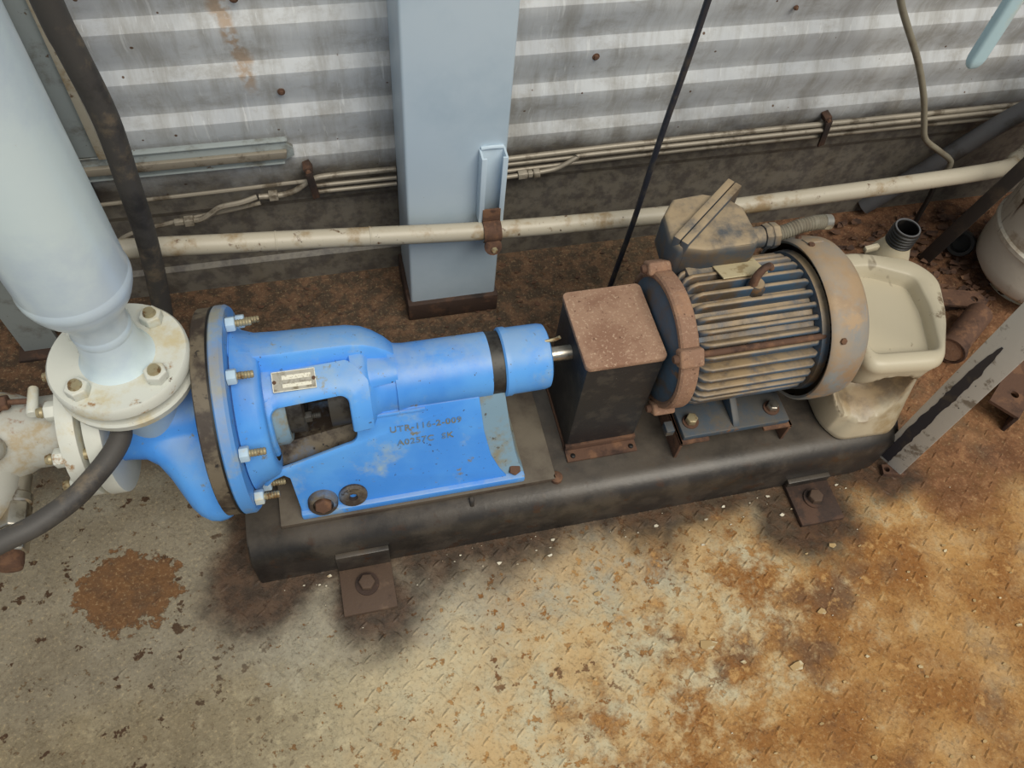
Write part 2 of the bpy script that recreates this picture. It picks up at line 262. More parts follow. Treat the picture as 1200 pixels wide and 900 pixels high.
class MB:
    def __init__(s): s.v = []; s.f = []
    def add(s, vs_, fs_):
        k = len(s.v); s.v += [Vector(p) for p in vs_]; s.f += [tuple(i + k for i in f) for f in fs_]; return s
    def box(s, x0, x1, y0, y1, z0, z1):
        return s.add([(x0,y0,z0),(x1,y0,z0),(x1,y1,z0),(x0,y1,z0),(x0,y0,z1),(x1,y0,z1),(x1,y1,z1),(x0,y1,z1)],
                     [(0,3,2,1),(4,5,6,7),(0,1,5,4),(1,2,6,5),(2,3,7,6),(3,0,4,7)])
    def obox(s, c, ax, ay, az):
        c, ax, ay, az = map(Vector, (c, ax, ay, az))
        P = [c + i*ax + j*ay + k*az for k in (-1, 1) for i, j in ((-1,-1),(1,-1),(1,1),(-1,1))]
        return s.add(P, [(0,3,2,1),(4,5,6,7),(0,1,5,4),(1,2,6,5),(2,3,7,6),(3,0,4,7)])
    def lathe(s, prof, o, axis, n=32, a0=0.0, capa=True, capb=True):
        a, u, v = basis(axis); o = Vector(o); P = []; F = []
        for (d, r) in prof:
            for i in range(n):
                t_ = a0 + 2*PI*i/n
                P.append(o + a*d + (u*math.cos(t_) + v*math.sin(t_))*max(r, 1e-5))
        for k in range(len(prof)-1):
            for i in range(n):
                j = (i+1) % n; F.append((k*n+i, k*n+j, (k+1)*n+j, (k+1)*n+i))
        if capa: F.append(tuple(reversed(range(n))))
        if capb: F.append(tuple(range((len(prof)-1)*n, len(prof)*n)))
        return s.add(P, F)
    def ring(s, d0, d1, r0, r1, o, axis, n=40):
        return s.lathe([(d0, r0), (d0, r1), (d1, r1), (d1, r0), (d0, r0)], o, axis, n, capa=False, capb=False)
    def hexa(s, o, axis, r, h, a0=0.0):
        c = r*0.12
        return s.lathe([(0, r), (h-c, r), (h, r*0.88)], o, axis, 6, a0)
    def tube(s, pts, r, n=12, sub=8, closed=False):
        pts = [Vector(p) for p in pts]
        rr = r if isinstance(r, (list, tuple)) else [r]*len(pts)
        path = []; rad = []
        for i in range(len(pts)-1):
            p0 = pts[max(i-1, 0)]; p1 = pts[i]; p2 = pts[i+1]; p3 = pts[min(i+2, len(pts)-1)]
            for k in range(sub):
                q = k/sub
                path.append(0.5*((2*p1)+(p2-p0)*q+(2*p0-5*p1+4*p2-p3)*q*q+(3*p1-p0-3*p2+p3)*q**3))
                rad.append(rr[i]*(1-q)+rr[i+1]*q)
        path.append(pts[-1]); rad.append(rr[-1])
        P = []; F = []; up = None
        for i, p in enumerate(path):
            d = (path[min(i+1, len(path)-1)] - path[max(i-1, 0)]).normalized()
            if up is None: _, up, _ = basis(d)
            up = (up - d*up.dot(d)).normalized(); w = d.cross(up)
            for k in range(n):
                t_ = 2*PI*k/n; P.append(p + (up*math.cos(t_) + w*math.sin(t_))*rad[i])
        for i in range(len(path)-1):
            for k in range(n):
                j = (k+1) % n; F.append((i*n+k, i*n+j, (i+1)*n+j, (i+1)*n+k))
        F.append(tuple(reversed(range(n)))); F.append(tuple(range((len(path)-1)*n, len(path)*n)))
        return s.add(P, F)
    def loft(s, secs, caps=True):
        n = len(secs[0]); P = [p for sec in secs for p in sec]; F = []
        for k in range(len(secs)-1):
            for i in range(n):
                j = (i+1) % n; F.append((k*n+i, k*n+j, (k+1)*n+j, (k+1)*n+i))
        if caps:
            F.append(tuple(reversed(range(n)))); F.append(tuple(range((len(secs)-1)*n, len(secs)*n)))
        return s.add(P, F)
    def prism(s, poly, o, u, v, depth):
        """2-D polygon in the plane (u,v) at o, extruded by the vector depth"""
        o, u, v, depth = map(Vector, (o, u, v, depth))
        a = [o + u*p[0] + v*p[1] for p in poly]
        return s.loft([a, [p + depth for p in a]])
    def build(s, name, mat, parent=None, bevel=0.0, seg=2, smooth=38, origin=None):
        me = bpy.data.meshes.new(name)
        if parent is not None: off_ = ORG[parent.name]
        elif origin is not None: off_ = Vector(origin)
        else:
            xs = [p.x for p in s.v]; ys = [p.y for p in s.v]; zs = [p.z for p in s.v]
            off_ = Vector(((min(xs)+max(xs))/2, (min(ys)+max(ys))/2, min(zs)))
        bm = bmesh.new(); vv = [bm.verts.new(p - off_) for p in s.v]
        for f in s.f:
            try: bm.faces.new([vv[i] for i in f])
            except ValueError: pass
        bmesh.ops.remove_doubles(bm, verts=bm.verts, dist=1e-6)
        bmesh.ops.recalc_face_normals(bm, faces=bm.faces)
        if bevel > 0:
            es = [e for e in bm.edges if len(e.link_faces) == 2 and e.calc_face_angle(0) > math.radians(32)]
            bmesh.ops.bevel(bm, geom=es, offset=bevel, segments=seg, affect='EDGES', profile=0.5, clamp_overlap=True)
        bm.to_mesh(me); bm.free()
        for p in me.polygons: p.use_smooth = True
        me.set_sharp_from_angle(angle=math.radians(smooth))
        o = bpy.data.objects.new(name, me); COL.objects.link(o)
        me.materials.append(M[mat] if isinstance(mat, str) else mat)
        if parent is not None: o.parent = parent
        else: o.location = off_
        ORG[o.name] = off_
        return o
ORG = {}
def thing(name, loc, label, cat, group=None):
    o = bpy.data.objects.new(name, None); o.empty_display_size = 0.05
    COL.objects.link(o); o.location = loc; ORG[o.name] = Vector(loc)
    return tag(o, label, cat, group)
def tag(o, label, cat, group=None):
    o['label'] = label; o['category'] = cat
    if group: o['group'] = group
    return o
def struct(o): o['kind'] = 'structure'; return o
def copy_part(o, parent, loc=None, rot=None, mat=None):
    c = o.copy(); COL.objects.link(c); c.parent = parent; ORG[c.name] = ORG[o.name]
    if loc is not None: c.location = loc
    if rot is not None: c.rotation_euler = rot
    return c
def stud(parent, o, axis, rn, hn, rs, ls, nutmat, studmat, back=0.0, a0=0.2):
    """a threaded stud (part) with a hexagonal nut (sub-part) at o along axis"""
    prof = [(-back, rs)]; d = hn*0.8
    prof.append((d, rs)); k = 0; pitch = max(rs*0.35, 0.0015)
    while d < hn + ls:
        prof.append((d, rs if k % 2 else rs*0.84)); d += pitch; k += 1
    prof.append((hn+ls, rs*0.8))
    sd_ = MB().lathe(prof, o, axis, 12).build('stud', studmat, parent)
    MB().hexa(o, axis, rn, hn, a0).build('nut', nutmat, sd_, bevel=rn*0.05)
    return sd_
def rrect(w, h, r, n=5):
    """rounded rectangle outline centred at 0"""
    P = []
    for cx, cy, a in ((w/2-r, h/2-r, 0), (-w/2+r, h/2-r, 90), (-w/2+r, -h/2+r, 180), (w/2-r, -h/2+r, 270)):
        for k in range(n+1):
            t_ = math.radians(a + 90*k/n); P.append((cx + r*math.cos(t_), cy + r*math.sin(t_)))
    return P

def holed(poly, hc, r, o, u, v, depth):
    """a convex plate (like prism) with a round hole right through it"""
    o, u, v, depth = map(Vector, (o, u, v, depth)); hx, hy = hc
    ang = sorted([math.atan2(p[1]-hy, p[0]-hx) for p in poly] + [-PI + 2*PI*(k+.37)/20 for k in range(20)])
    out, inn = [], []
    for a in ang:
        c, s_ = math.cos(a), math.sin(a); best = None
        for i in range(len(poly)):
            (x0, y0), (x1, y1) = poly[i], poly[(i+1) % len(poly)]
            ex, ey = x1-x0, y1-y0; den = c*ey - s_*ex
            if abs(den) < 1e-12: continue
            d = ((x0-hx)*ey - (y0-hy)*ex)/den; q = ((x0-hx)*s_ - (y0-hy)*c)/den
            if d > 0 and -1e-6 <= q <= 1+1e-6 and (best is None or d < best): best = d
        out.append(o + u*(hx + best*c) + v*(hy + best*s_)); inn.append(o + u*(hx + r*c) + v*(hy + r*s_))
    return MB().loft([out, inn, [p + depth for p in inn], [p + depth for p in out], out], caps=False)

# ------------------------------------------------------------------ setting: floor, wall
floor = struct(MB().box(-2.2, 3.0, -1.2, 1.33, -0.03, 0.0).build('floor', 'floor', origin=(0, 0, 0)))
lug = MB(); sp = 0.030
for iy in range(-12, 45):
    for ix in range(-34, 72):
        cx, cy = ix*sp, iy*sp
        if cy > 1.27 or (-0.2 < cx < 1.04 and 0.62 < cy < 0.9): continue
        a = math.radians(38 if (ix+iy) % 2 else -52) + random.uniform(-.05, .05)
        cx += random.uniform(-.001, .001); cy += random.uniform(-.001, .001)
        c, s_ = math.cos(a), math.sin(a); L, W, H = 0.0115, 0.0034, random.uniform(0.0012, 0.0022)*(.55 if cx < -.1 else 1)
        P = [(L, 0, 0), (L*.45, W, 0), (-L*.45, W, 0), (-L, 0, 0), (-L*.45, -W, 0), (L*.45, -W, 0),
             (L*.55, 0, H), (-L*.55, 0, H)]
        lug.add([(cx + p[0]*c - p[1]*s_, cy + p[0]*s_ + p[1]*c, p[2]) for p in P],
                [(0,1,6), (1,2,7,6), (2,3,7), (3,4,7), (4,5,6,7), (5,0,6)])
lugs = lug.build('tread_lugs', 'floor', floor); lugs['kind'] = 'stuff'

# corrugated wall profile (y,z) seen from the end, bottom to top
OUT, INN = 1.286, 1.298
prof = [(1.292, 0.0), (1.292, 0.070), (1.303, 0.078), (1.303, 0.230), (1.297, 0.245), (INN, 0.262), (INN, 0.311)]
zb = 0.344 - 0.033
for k in range(14):
    b = 0.344 + 0.096*k
    prof += [(OUT, b), (OUT, b+0.024), (INN, b+0.046), (INN, b+0.063)]
prof = [p for i, p in enumerate(prof) if i == 0 or p != prof[i-1]]
top = prof[-1][1]
poly = prof + [(1.36, top), (1.36, 0.0)]
wall = struct(MB().prism(poly, (-2.2, 0, 0), (0, 1, 0), (0, 0, 1), (5.2, 0, 0)).build('wall_back', 'wall', origin=(0, 1.3, 0), smooth=20))
for (sx, sz, r) in ((-0.108, 0.706, .006), (-0.062, 0.522, .0055), (0.535, 0.545, .006), (0.93, 0.62, .004)):
    MB().lathe([(0, r*1.3), (.002, r*1.25), (.0022, r*.8), (.006, r*.7), (.007, 0)], (sx, 1.287, sz), (0, -1, 0), 10).build('screw', 'rust', wall)

# ------------------------------------------------------------------ column with strut channel
colm = thing('column', (0.235, 1.215, 0), 'wide pale blue-grey painted steel column standing against the corrugated wall', 'column')
MB().box(0.138, 0.331, 1.135, 1.284, 0.0, 1.6).build('shaft', 'column', colm, bevel=0.006, seg=3)
MB().box(0.130, 0.337, 1.124, 1.284, 0.0, 0.055).build('base_collar', 'rustdark', colm, bevel=0.004)
ch = MB()
poly = [(0,0),(.050,0),(.050,.030),(.040,.030),(.040,.026),(.046,.026),(.046,.004),(.004,.004),(.004,.026),(.010,.026),(.010,.030),(0,.030)]
ch.prism(poly, (0.276, 1.135, 0.315), (1,0,0), (0,-1,0), (0,0,0.165)).build('strut_channel', 'column', colm, bevel=0.0008)
MB().tube([(0.280,1.133,.482),(0.300,1.131,.485),(0.322,1.133,.482)], .004, 8).build('weld_bead', 'column', colm)

# ------------------------------------------------------------------ wall pipe, clamp
pp = thing('long_pipe', (0.3, 1.09, 0.0), 'long cream painted pipe with rust specks running along the wall', 'pipe')
PY = 1.098
pts = [(-2.0, PY, .44), (-0.8, PY, .396), (-0.62, PY, .383), (-0.37, PY, .361), (0.005, PY, .327), (0.30, PY, .300), (0.64, PY, .286), (0.915, PY, .287), (1.46, PY+.004, .300), (1.56, PY+.032, .303), (1.70, PY+.085, .306), (2.2, PY+.100, .315)]
MB().tube(pts, 0.0185, 18, 6).build('pipe_run', 'pipecream', pp)
for q in ((-0.115,.338), (0.06,.3225)):
    MB().lathe([(-.002,.0187),(-.001,.0194),(.001,.0194),(.002,.0187)], (q[0], PY, q[1]), (1,0,-.09), 18).build('joint_seam', 'pipecream', pp)
cl = thing('pipe_clamp', (0.30, 1.09, 0.25), 'rusty strap clamp with a bolt holding the cream pipe on the strut channel', 'clamp')
b = MB(); secs = []
for k in range(9):
    a = math.radians(100 - k*22)
    secs.append(((1.098 - math.cos(math.radians(20+k*20-30))*0.0205), .300 + math.sin(math.radians(110 - k*22))*0.0205))
arc = [(1.098 - 0.0205*math.sin(math.radians(t_)), 0.300 + 0.0205*math.cos(math.radians(t_))) for t_ in range(-20, 141, 16)]
arc = [(1.107, .352)] + [(1.104, .325)] + arc
arc2 = [(p[0]-.0035*(1 if i < 2 else math.sin(math.radians(-20+16*(i-2)))), p[1]+(0 if i < 2 else .0035*math.cos(math.radians(-20+16*(i-2))))) for i, p in enumerate(arc)]
b.prism(arc + arc2[::-1], (0.283, 0, 0), (0,1,0), (0,0,1), (0.036, 0, 0)).build('strap', 'rust', cl, bevel=0.0008)
b = MB(); b.prism([(0.018*math.cos(t_*PI/8), 0.018*math.sin(t_*PI/8)) for t_ in range(16)], (0.301, 1.075, 0.278), (1,0,0), (0,-.45,-.9), (0,-.004,.002)).build('ear', 'rust', cl)
MB().hexa((0.303, 1.071, 0.272), (0,-.9,.45), .007, .006).build('bolt', 'zinc', cl)

# ------------------------------------------------------------------ thin tubes on the wall
TY = 1.272
for i, (zz, r, w) in enumerate(((.331, .0062, 'topmost'), (.313, .0048, 'middle'), (.297, .0048, 'lowest'))):
    pts = [(0.334, TY, zz-.010), (0.8, TY, zz), (1.6, TY, zz+.002), (2.2, TY, zz+.004)]
    if i == 1: pts = [(0.334, TY, zz-.006), (0.8, TY, zz-.002), (1.6, TY, zz), (2.2, TY, zz+.004)]
    tag(MB().tube(pts, r, 10, 6).build('wall_tube', 'tube'), w + ' of three thin steel tubes on the wall, on the side of the motor', 'tube', 'thin tubes along the wall')
for i, (zz, r, w) in enumerate(((.324, .0062, 'topmost'), (.302, .0048, 'middle'), (.285, .0048, 'lowest'))):
    if i == 0: pts = [(-.145, TY, .287), (-.10, TY, .286), (-.07, TY, .295), (-.035, TY, .319), (0.01, TY, .325), (0.136, TY, .325)]
    else: pts = [(-.03, TY, zz), (0.05, TY, zz), (0.136, TY, zz)]
    tag(MB().tube(pts, r, 10, 6).build('wall_tube', 'tube'), w + ' of three thin steel tubes on the wall, on the side of the white pipe', 'tube', 'thin tubes along the wall')
bt = thing('bent_tube', (0.4, 1.262, 0.28), 'thin bent steel tube with a hexagonal union next to the column', 'tube')
MB().tube([(0.333, 1.258, .283), (0.40, 1.258, .286), (0.47, 1.258, .292), (0.50, 1.258, .305), (0.525, 1.260, .318), (0.56, 1.262, .321), (0.9, 1.263, .322), (2.2, 1.263, .330)], .0052, 10, 6).build('tube_run', 'tube', bt)
for (x0, r, w) in ((.395, .011, .020), (.417, .009, .010), (.429, .011, .014)):
    MB().hexa((x0, 1.258, .2865), (1, 0, .05), r, w, .3).build('union_nut', 'tube', bt, bevel=.0006)
lt = thing('slender_tube', (-.25, TY, .3), 'slender grey tube lying straight under the wall rail', 'tube')
MB().tube([(-1.6, TY, .29), (-.60, TY, .305), (-.441, TY, .308), (-.25, TY, .311), (-.03, TY, .317)], .0042, 8, 6).build('tube_run', 'tube', lt)
lt = thing('looped_tube', (-.28, TY, .2), 'thin tube curving down behind the black hose with a hexagonal fitting', 'tube')
MB().tube([(-.47, TY, .16), (-.445, TY, .200), (-.40, TY, .226), (-.303, TY, .245), (-.20, TY, .260), (-.145, TY, .270)], .0046, 8, 8).build('tube_run', 'tube', lt)
MB().tube([(-.315, TY-.012, .252), (-.270, TY-.012, .253), (-.245, TY-.012, .266), (-.222, TY-.012, .281), (-.18, TY-.010, .286), (-.15, TY, .287)], .0058, 8, 8).build('tube_run', 'tube', lt)
for (x0, r, w) in ((-.318, .008, .018), (-.298, .0125, .018)):
    MB().hexa((x0, TY-.012, .2525), (1, 0, 0), r, w, .3).build('union_nut', 'tube', lt, bevel=.0006)
MB().hexa((-.125, TY, .286), (1, 0, .02), .0125, .018, .2).build('union_nut', 'tube', lt, bevel=.0006)
for (cx, lab) in ((1.115, 'small rusty tube clamp screwed to the wall behind the motor'), (-.035, 'small rusty tube clamp screwed to the wall next to the rail end')):
    c = thing('tube_clamp', (cx, 1.275, .28), lab, 'clamp', 'tube clamps on the wall')
    MB().obox((cx, 1.259, .315), (.007, 0, .003), (0, .003, 0), (-.004, 0, .034)).build('strap', 'rustdark', c, bevel=.001)
    MB().obox((cx-.004, 1.274, .350), (.007, 0, .003), (0, .012, 0), (-.003, 0, .008)).build('foot', 'rustdark', c, bevel=.001)
    MB().hexa((cx-.004, 1.262, .350), (0, -1, 0), .005, .005).build('screw', 'rust', c)

# wall rail and posts on the left
rl = thing('wall_rail', (-.26, 1.28, .37), 'grey slotted rail with a chamfered end mounted on the wall under the post', 'rail')
MB().prism([(-1.8, .372), (-.085, .372), (-.060, .385), (-.060, .405), (-.082, .424), (-1.8, .424)], (0, 1.282, 0), (1,0,0), (0,0,1), (0, -.010, 0)).build('back_plate', 'postgrey', rl, bevel=.001)
MB().prism([(-1.8, .387), (-.075, .387), (-.072, .404), (-1.8, .404)], (0, 1.272, 0), (1,0,0), (0,0,1), (0, -.010, 0)).build('raised_strip', 'tube', rl, bevel=.002)
MB().box(-1.8, -.068, 1.268, 1.282, .4225, .4255).build('lip', 'postgrey', rl, bevel=.0008)
MB().box(-1.8, -.080, 1.268, 1.282, .3695, .3720).build('lip', 'postgrey', rl, bevel=.0008)
wp = thing('wall_post', (-.42, 1.28, .42), 'narrow grey vertical channel ending on the wall rail behind the white pipe', 'post')
MB().box(-.440, -.404, 1.268, 1.282, .428, 1.6).build('web', 'postgrey', wp, bevel=.0015)
MB().box(-.404, -.390, 1.258, 1.282, .428, 1.6).build('flange', 'pipecream', wp, bevel=.002)
MB().box(-.452, -.441, 1.255, 1.282, .30, 1.6).build('edge_strip', 'rustdark', wp, bevel=.0015)
fp = thing('floor_post', (-.66, 1.18, 0), 'grey painted flat steel leg standing on the floor behind the white pipe', 'post')
MB().box(-.690, -.615, 1.175, 1.187, 0.0, 0.75).build('blade', 'postgrey', fp, bevel=.001)
MB().box(-.700, -.606, 1.150, 1.200, 0.0, 0.008).build('foot', 'rustdark', fp, bevel=.001)

# ------------------------------------------------------------------ skid base
AY, AZ = 0.752, 0.345
base = thing('skid_base', (0.42, 0.75, 0), 'long black oily steel skid base with rounded edges carrying pump and motor', 'base')
def bsec(x, ins=0.0):
    y0, y1, zt, r = 0.566 + ins, 0.935 - ins, 0.12 - ins*0.4, 0.045
    P = [(y0, 0.0)]
    for k in range(9):
        a = math.radians(180 - 90*k/8); P.append((y0 + r + r*math.cos(a), zt - r + r*math.sin(a)))
    for k in range(9):
        a = math.radians(90 - 90*k/8); P.append((y1 - r + r*math.cos(a), zt - r + r*math.sin(a)))
    P.append((y1, 0.0))
    return [(x, p[0], p[1]) for p in P]
MB().loft([bsec(-.237, .004), bsec(-.233), bsec(0.99), bsec(1.04, .006), bsec(1.075, .022), bsec(1.09, .045)]).build('pan', 'base', base, smooth=50)
MB().box(-.175, .333, .613, .895, .118, .133).build('pump_pad', 'pad', base, bevel=.0015)
MB().lathe([(0,.012),(.012,.012),(.016,.006)], (.335, .618, .117), (0,0,1), 10).build('plug', 'rust', base)
MB().tube([(.168, .607, .128), (.168, .600, .124), (.168, .596, .116)], .0045, 8).build('drip_lug', 'base', base)
for (x0, x1, h) in ((-.092, .006, .075), (.832, .928, .03)):
    br = MB().box(x0, x1, .470, .566, 0.0, .011).build('anchor_bracket', 'bracket' if x0 < 0 else 'rustdark', base, bevel=.0015)
    MB().box(x0, x1, .556, .567, .011, h).build('upright', 'base', br, bevel=.002)
    cx = (x0+x1)/2
    MB().ring(0, .004, .0, .022, (cx, .522, .011), (0,0,1), 20).build('washer', 'rustdark', br)
    MB().hexa((cx, .522, .015), (0,0,1), .0155, .014, .4).build('anchor_bolt', 'bracket', br, bevel=.001)
# motor risers: two rusty angle irons
for (x0, dx) in ((.574, 1), (.808, -1)):
    xa, xb = sorted((x0, x0 + dx*.006)); xc, xd = sorted((x0, x0 + dx*.060))
    r = MB().box(xa, xb, .618, .885, .12, .176).build('riser_angle', 'rust', base, bevel=.001)
    MB().box(xc, xd, .618, .885, .170, .176).build('flange', 'rust', r, bevel=.001)

# ------------------------------------------------------------------ pump
pump = thing('centrifugal_pump', (-.05, AY, .133), 'blue painted centrifugal pump with bolted casing and bearing frame', 'pump')
O = (0, AY, AZ); XA = (1, 0, 0)
FY, FZ = .746, .329          # centre of the casing end
def polar(x, th, r):  # th: 0 up, 90 towards the front
    a = math.radians(th); k = max(0.0, min(1.0, (.06-x)/.25))
    cy, cz = AY + (FY-AY)*k, AZ + (FZ-AZ)*k
    return (x, cy - r*math.sin(a), cz + r*math.cos(a))
OF = (0, FY, FZ)
# casing
def csec(x, rt, rb):
    out = []
    for k in range(56):
        th = 360*k/56; q = max(0.0, min(1.0, ((th if th < 180 else 360-th) - 70)/60)); q = q*q*(3-2*q); out.append(polar(x, th, rt + (rb-rt)*q))
    return out
cas = MB().loft([csec(*p) for p in ((-.408,.054,.054),(-.375,.054,.056),(-.352,.050,.060),(-.335,.048,.074),(-.320,.046,.100),(-.305,.044,.134),(-.295,.044,.155),(-.284,.044,.170),(-.272,.046,.179),(-.258,.052,.182),(-.247,.064,.180),(-.2385,.085,.176))]).build('casing', 'blue', pump, smooth=60)
MB().lathe([(-.2385,.05),(-.2385,.166),(-.2365,.170),(-.2145,.170),(-.2145,.05)], OF, XA, 64, capa=False, capb=False).build('casing_rim', 'bluegrime', pump)
MB().ring(-.408, -.384, .03, .112, (0, AY, .332), XA, 48).build('suction_flange', 'whitedirty', cas, bevel=.0015)
MB().ring(-.2155, -.2125, .05, .1712, OF, XA, 64).build('casing_gasket', 'soot', pump)
# discharge nozzle lofted into the volute
DX = -.333
def nsec(z, rx, ry, ox, oy): return [(DX + ox + rx*math.cos(2*PI*k/32), AY + oy + ry*math.sin(2*PI*k/32), z) for k in range(32)]
MB().loft([nsec(*q) for q in ((.20,.030,.060,.072,-.020),(.23,.040,.070,.060,-.028),(.26,.046,.066,.042,-.024),(.29,.0455,.055,.022,-.012),(.32,.0460,.048,.006,-.003),(.342,.0475,.0475,.0,0))]).build('nozzle_root', 'blue', pump, smooth=60)
noz = MB().lathe([(.333,.0470),(.336,.0490),(.435,.0490),(.444,.052),(.452,.060)], (DX, AY, 0), (0,0,1), 40).build('discharge_nozzle', 'bluepale', pump, smooth=60)
MB().lathe([(0,.085),(.004,.094),(.018,.097),(.022,.094)], (DX, AY, .449), (0,0,1), 48).build('discharge_flange', 'whitedirty', noz)
MB().lathe([(0,.080),(.004,.084),(.008,.081),(.017,.083)], (DX, AY, .470), (0,0,1), 40).build('gasket', 'rustdark', noz)
# adapter flange
fl = MB().lathe([(-.213,.04),(-.213,.169),(-.210,.172),(-.196,.172),(-.191,.168),(-.190,.132),(-.186,.128),(-.186,.04)], OF, XA, 64, capa=False, capb=False).build('adapter_flange', 'bluedusty', pump, smooth=30)
for th in (-73, -28, 14, 59, 104, 149, 194, 242):
    stud(pump, polar(-.190, th, .152), XA, .0125, .014, .0062, .024, 'bluepale', 'zinc', back=.03, a0=.3)
# adapter arm: thick top rib and lower ledge with the nameplate, lofted along the axis
def armsec(x, R, q=.74):
    P = []
    for th in range(-110, -9, 10): P.append(polar(x, th, R))
    P.append(polar(x, -7, R*.99)); P.append(polar(x, -5, R*.95)); P.append(polar(x, -1, R*q))
    for th in range(4, 40, 6): P.append(polar(x, th, R*q*(1 + .05*math.sin((th+1)/40*PI))))
    P.append(polar(x, 40, R*(q-.03)))
    for th in range(39, -111, -15): P.append(polar(x, th, R*.55))
    return P
arm = MB().loft([armsec(-.192,.140,.80), armsec(-.180,.128,.78), armsec(-.160,.119,.76), armsec(-.12,.114), armsec(-.06,.109), armsec(-.01,.103), armsec(.012,.097,.74), armsec(.030,.087,.76), armsec(.048,.073,.86), armsec(.060,.060,1.0)]).build('adapter_arm', 'blue', pump, smooth=32)
# ring behind the flange: the left-hand jamb of the window
MB().lathe([(-.188,.095),(-.188,.138),(-.178,.128),(-.160,.121),(-.152,.117),(-.149,.112),(-.149,.095)], OF, XA, 56, capa=False, capb=False).build('adapter_ring', 'blue', pump, smooth=40)
# bottom and rear arms of the adapter
def lowsec(x, R):
    return [polar(x, th, R) for th in range(150, 261, 10)] + [polar(x, th, R*.7) for th in range(256, 149, -10)]
MB().loft([lowsec(-.190,.150), lowsec(-.16,.125), lowsec(-.05,.112), lowsec(.03,.10)]).build('adapter_bottom', 'bluegrime', pump, smooth=40)
# inner end wall + pillar at the right of the window
MB().lathe([(-.016,.03),(-.016,.074),(-.012,.080),(.004,.080),(.012,.075),(.020,.062),(.030,.058),(.064,.057)], O, XA, 48, capa=True, capb=True).build('end_wall', 'blue', pump, smooth=40)
def win_pt(x, th, dr): return polar(x, th, .0905 - .02*max(0.0, x+.05) + .03*max(0.0, -.13-x) + dr)
inner = [(-.143, 108), (-.143, 80), (-.143, 60)] + [(-.128 - .015*math.cos(a), 50 - 10*math.sin(a)) for a in (0, .26, .52, .79, 1.05, 1.31, 1.571)] + [(-.10, 40), (-.07, 40), (-.05, 40)] + [(-.037 + .015*math.sin(a), 50 - 10*math.cos(a)) for a in (0, .26, .52, .79, 1.05, 1.31, 1.571)] + [(-.022, 66), (-.022, 88)]
outer = [(-.170, 108), (-.170, 80), (-.170, 60)] + [(-.170 + .030*(k/6), 40 - 34*(k/6)) for k in range(7)] + [(-.10, 4), (-.07, 4), (-.05, 4)] + [(-.02 + .032*(k/6), 4 + 26*(k/6)**1.5) for k in range(7)] + [(.012, 66), (.012, 88)]
NW = len(inner); sheets = []
for dr in (0.0, -.010):
    for q in (0, .08, .35, .7, 1.0):
        sheets.append([win_pt(a[0]+(b_[0]-a[0])*q, a[1]+(b_[1]-a[1])*q, dr - (.003 if q == 0 and dr == 0 else 0)) for a, b_ in zip(inner, outer)])
order = sheets[:5] + sheets[5:][::-1]
P = [p for r_ in order for p in r_]; F = []
for r_ in range(10):
    for k in range(NW-1):
        a = r_*NW+k; b_ = ((r_+1) % 10)*NW+k; F.append((a, a+1, b_+1, b_))
F.append(tuple(r_*NW for r_ in range(10))); F.append(tuple(r_*NW+NW-1 for r_ in range(10))[::-1])
MB().add(P, F).build('window_frame', 'blue', pump, smooth=50)
# stuffing box, gland and shaft seen through the window
MB().lathe([(-.19,.076),(-.128,.074),(-.122,.069),(-.122,.03)], (0, .748, .334), XA, 40, capa=False).build('stuffing_box', 'bluegrey', pump)
MB().lathe([(-.122,.060),(-.098,.060),(-.094,.056),(-.094,.02)], (0, .749, .337), XA, 32).build('gland', 'gland', pump)
for th in (-10, 75):
    stud(pump, polar(-.096, th, .050), XA, .010, .012, .005, .014, 'gland', 'gland', back=.02)
MB().lathe([(-.13,.022),(.02,.022)], O, XA, 24).build('sleeve', 'gland', pump)
MB().ring(-.055, -.018, .02, .066, O, XA, 32).build('slinger', 'gland', pump)
# bearing frame barrel
MB().lathe([(.056,.0605),(.066,.058),(.078,.0565),(.217,.0565),(.2175,.055),(.217,.03)], O, XA, 48, capa=False).build('bearing_barrel', 'blue', pump, smooth=40)
MB().lathe([(.214,.0555),(.240,.0555)], O, XA, 48).build('bearing_band', 'gland', pump)
MB().lathe([(.239,.05),(.239,.0575),(.242,.0605),(.252,.0605),(.256,.0585),(.312,.0580),(.320,.0560),(.323,.050),(.323,.018)], O, XA, 48, capa=False, capb=False).build('bearing_cover', 'blue', pump, smooth=40)
MB().lathe([(.30,.0),(.30,.0135),(.395,.0135),(.395,0)], O, XA, 24, capa=False, capb=False).build('shaft', 'steel', pump)
MB().tube([polar(.312, 8, .055), polar(.330, 8, .058), polar(.338, 8, .064)], .003, 8).build('grease_nipple', 'zinc', pump)
# skirts (front and rear) standing on the foot
vdir = Vector((0, .069, .18)).normalized(); nrm = Vector((1,0,0)).cross(vdir)
def arc(cx, cy, r, a0, a1, n=7):
    return [(cx + r*math.cos(math.radians(a0+(a1-a0)*k/n)), cy + r*math.sin(math.radians(a0+(a1-a0)*k/n))) for k in range(n+1)]
sk = [(-.134, .0), (.240, .0), (.226, .022), (.210, .060), (.199, .120), (.193, .196), (-.016, .198), (-.018, .158)] + arc(-.038, .158, .020, 0, -90)[1:] + [(-.075, .128), (-.129, .113), (-.158, .106), (-.176, .096), (-.186, .078), (-.180, .074), (-.166, .086), (-.150, .092), (-.141, .084)]
front = MB().prism(sk, (0, .625, .150), (1,0,0), vdir, -nrm*.008).build('front_skirt', 'blue', pump, bevel=.002)
MB().obox(Vector((.045, .625, .150)) + vdir*.192 + nrm*.001, (.055,0,0), vdir*.003, nrm*.004).build('shelf', 'blue', pump, bevel=.002)
vb = Vector((0, -.069, .18)).normalized()
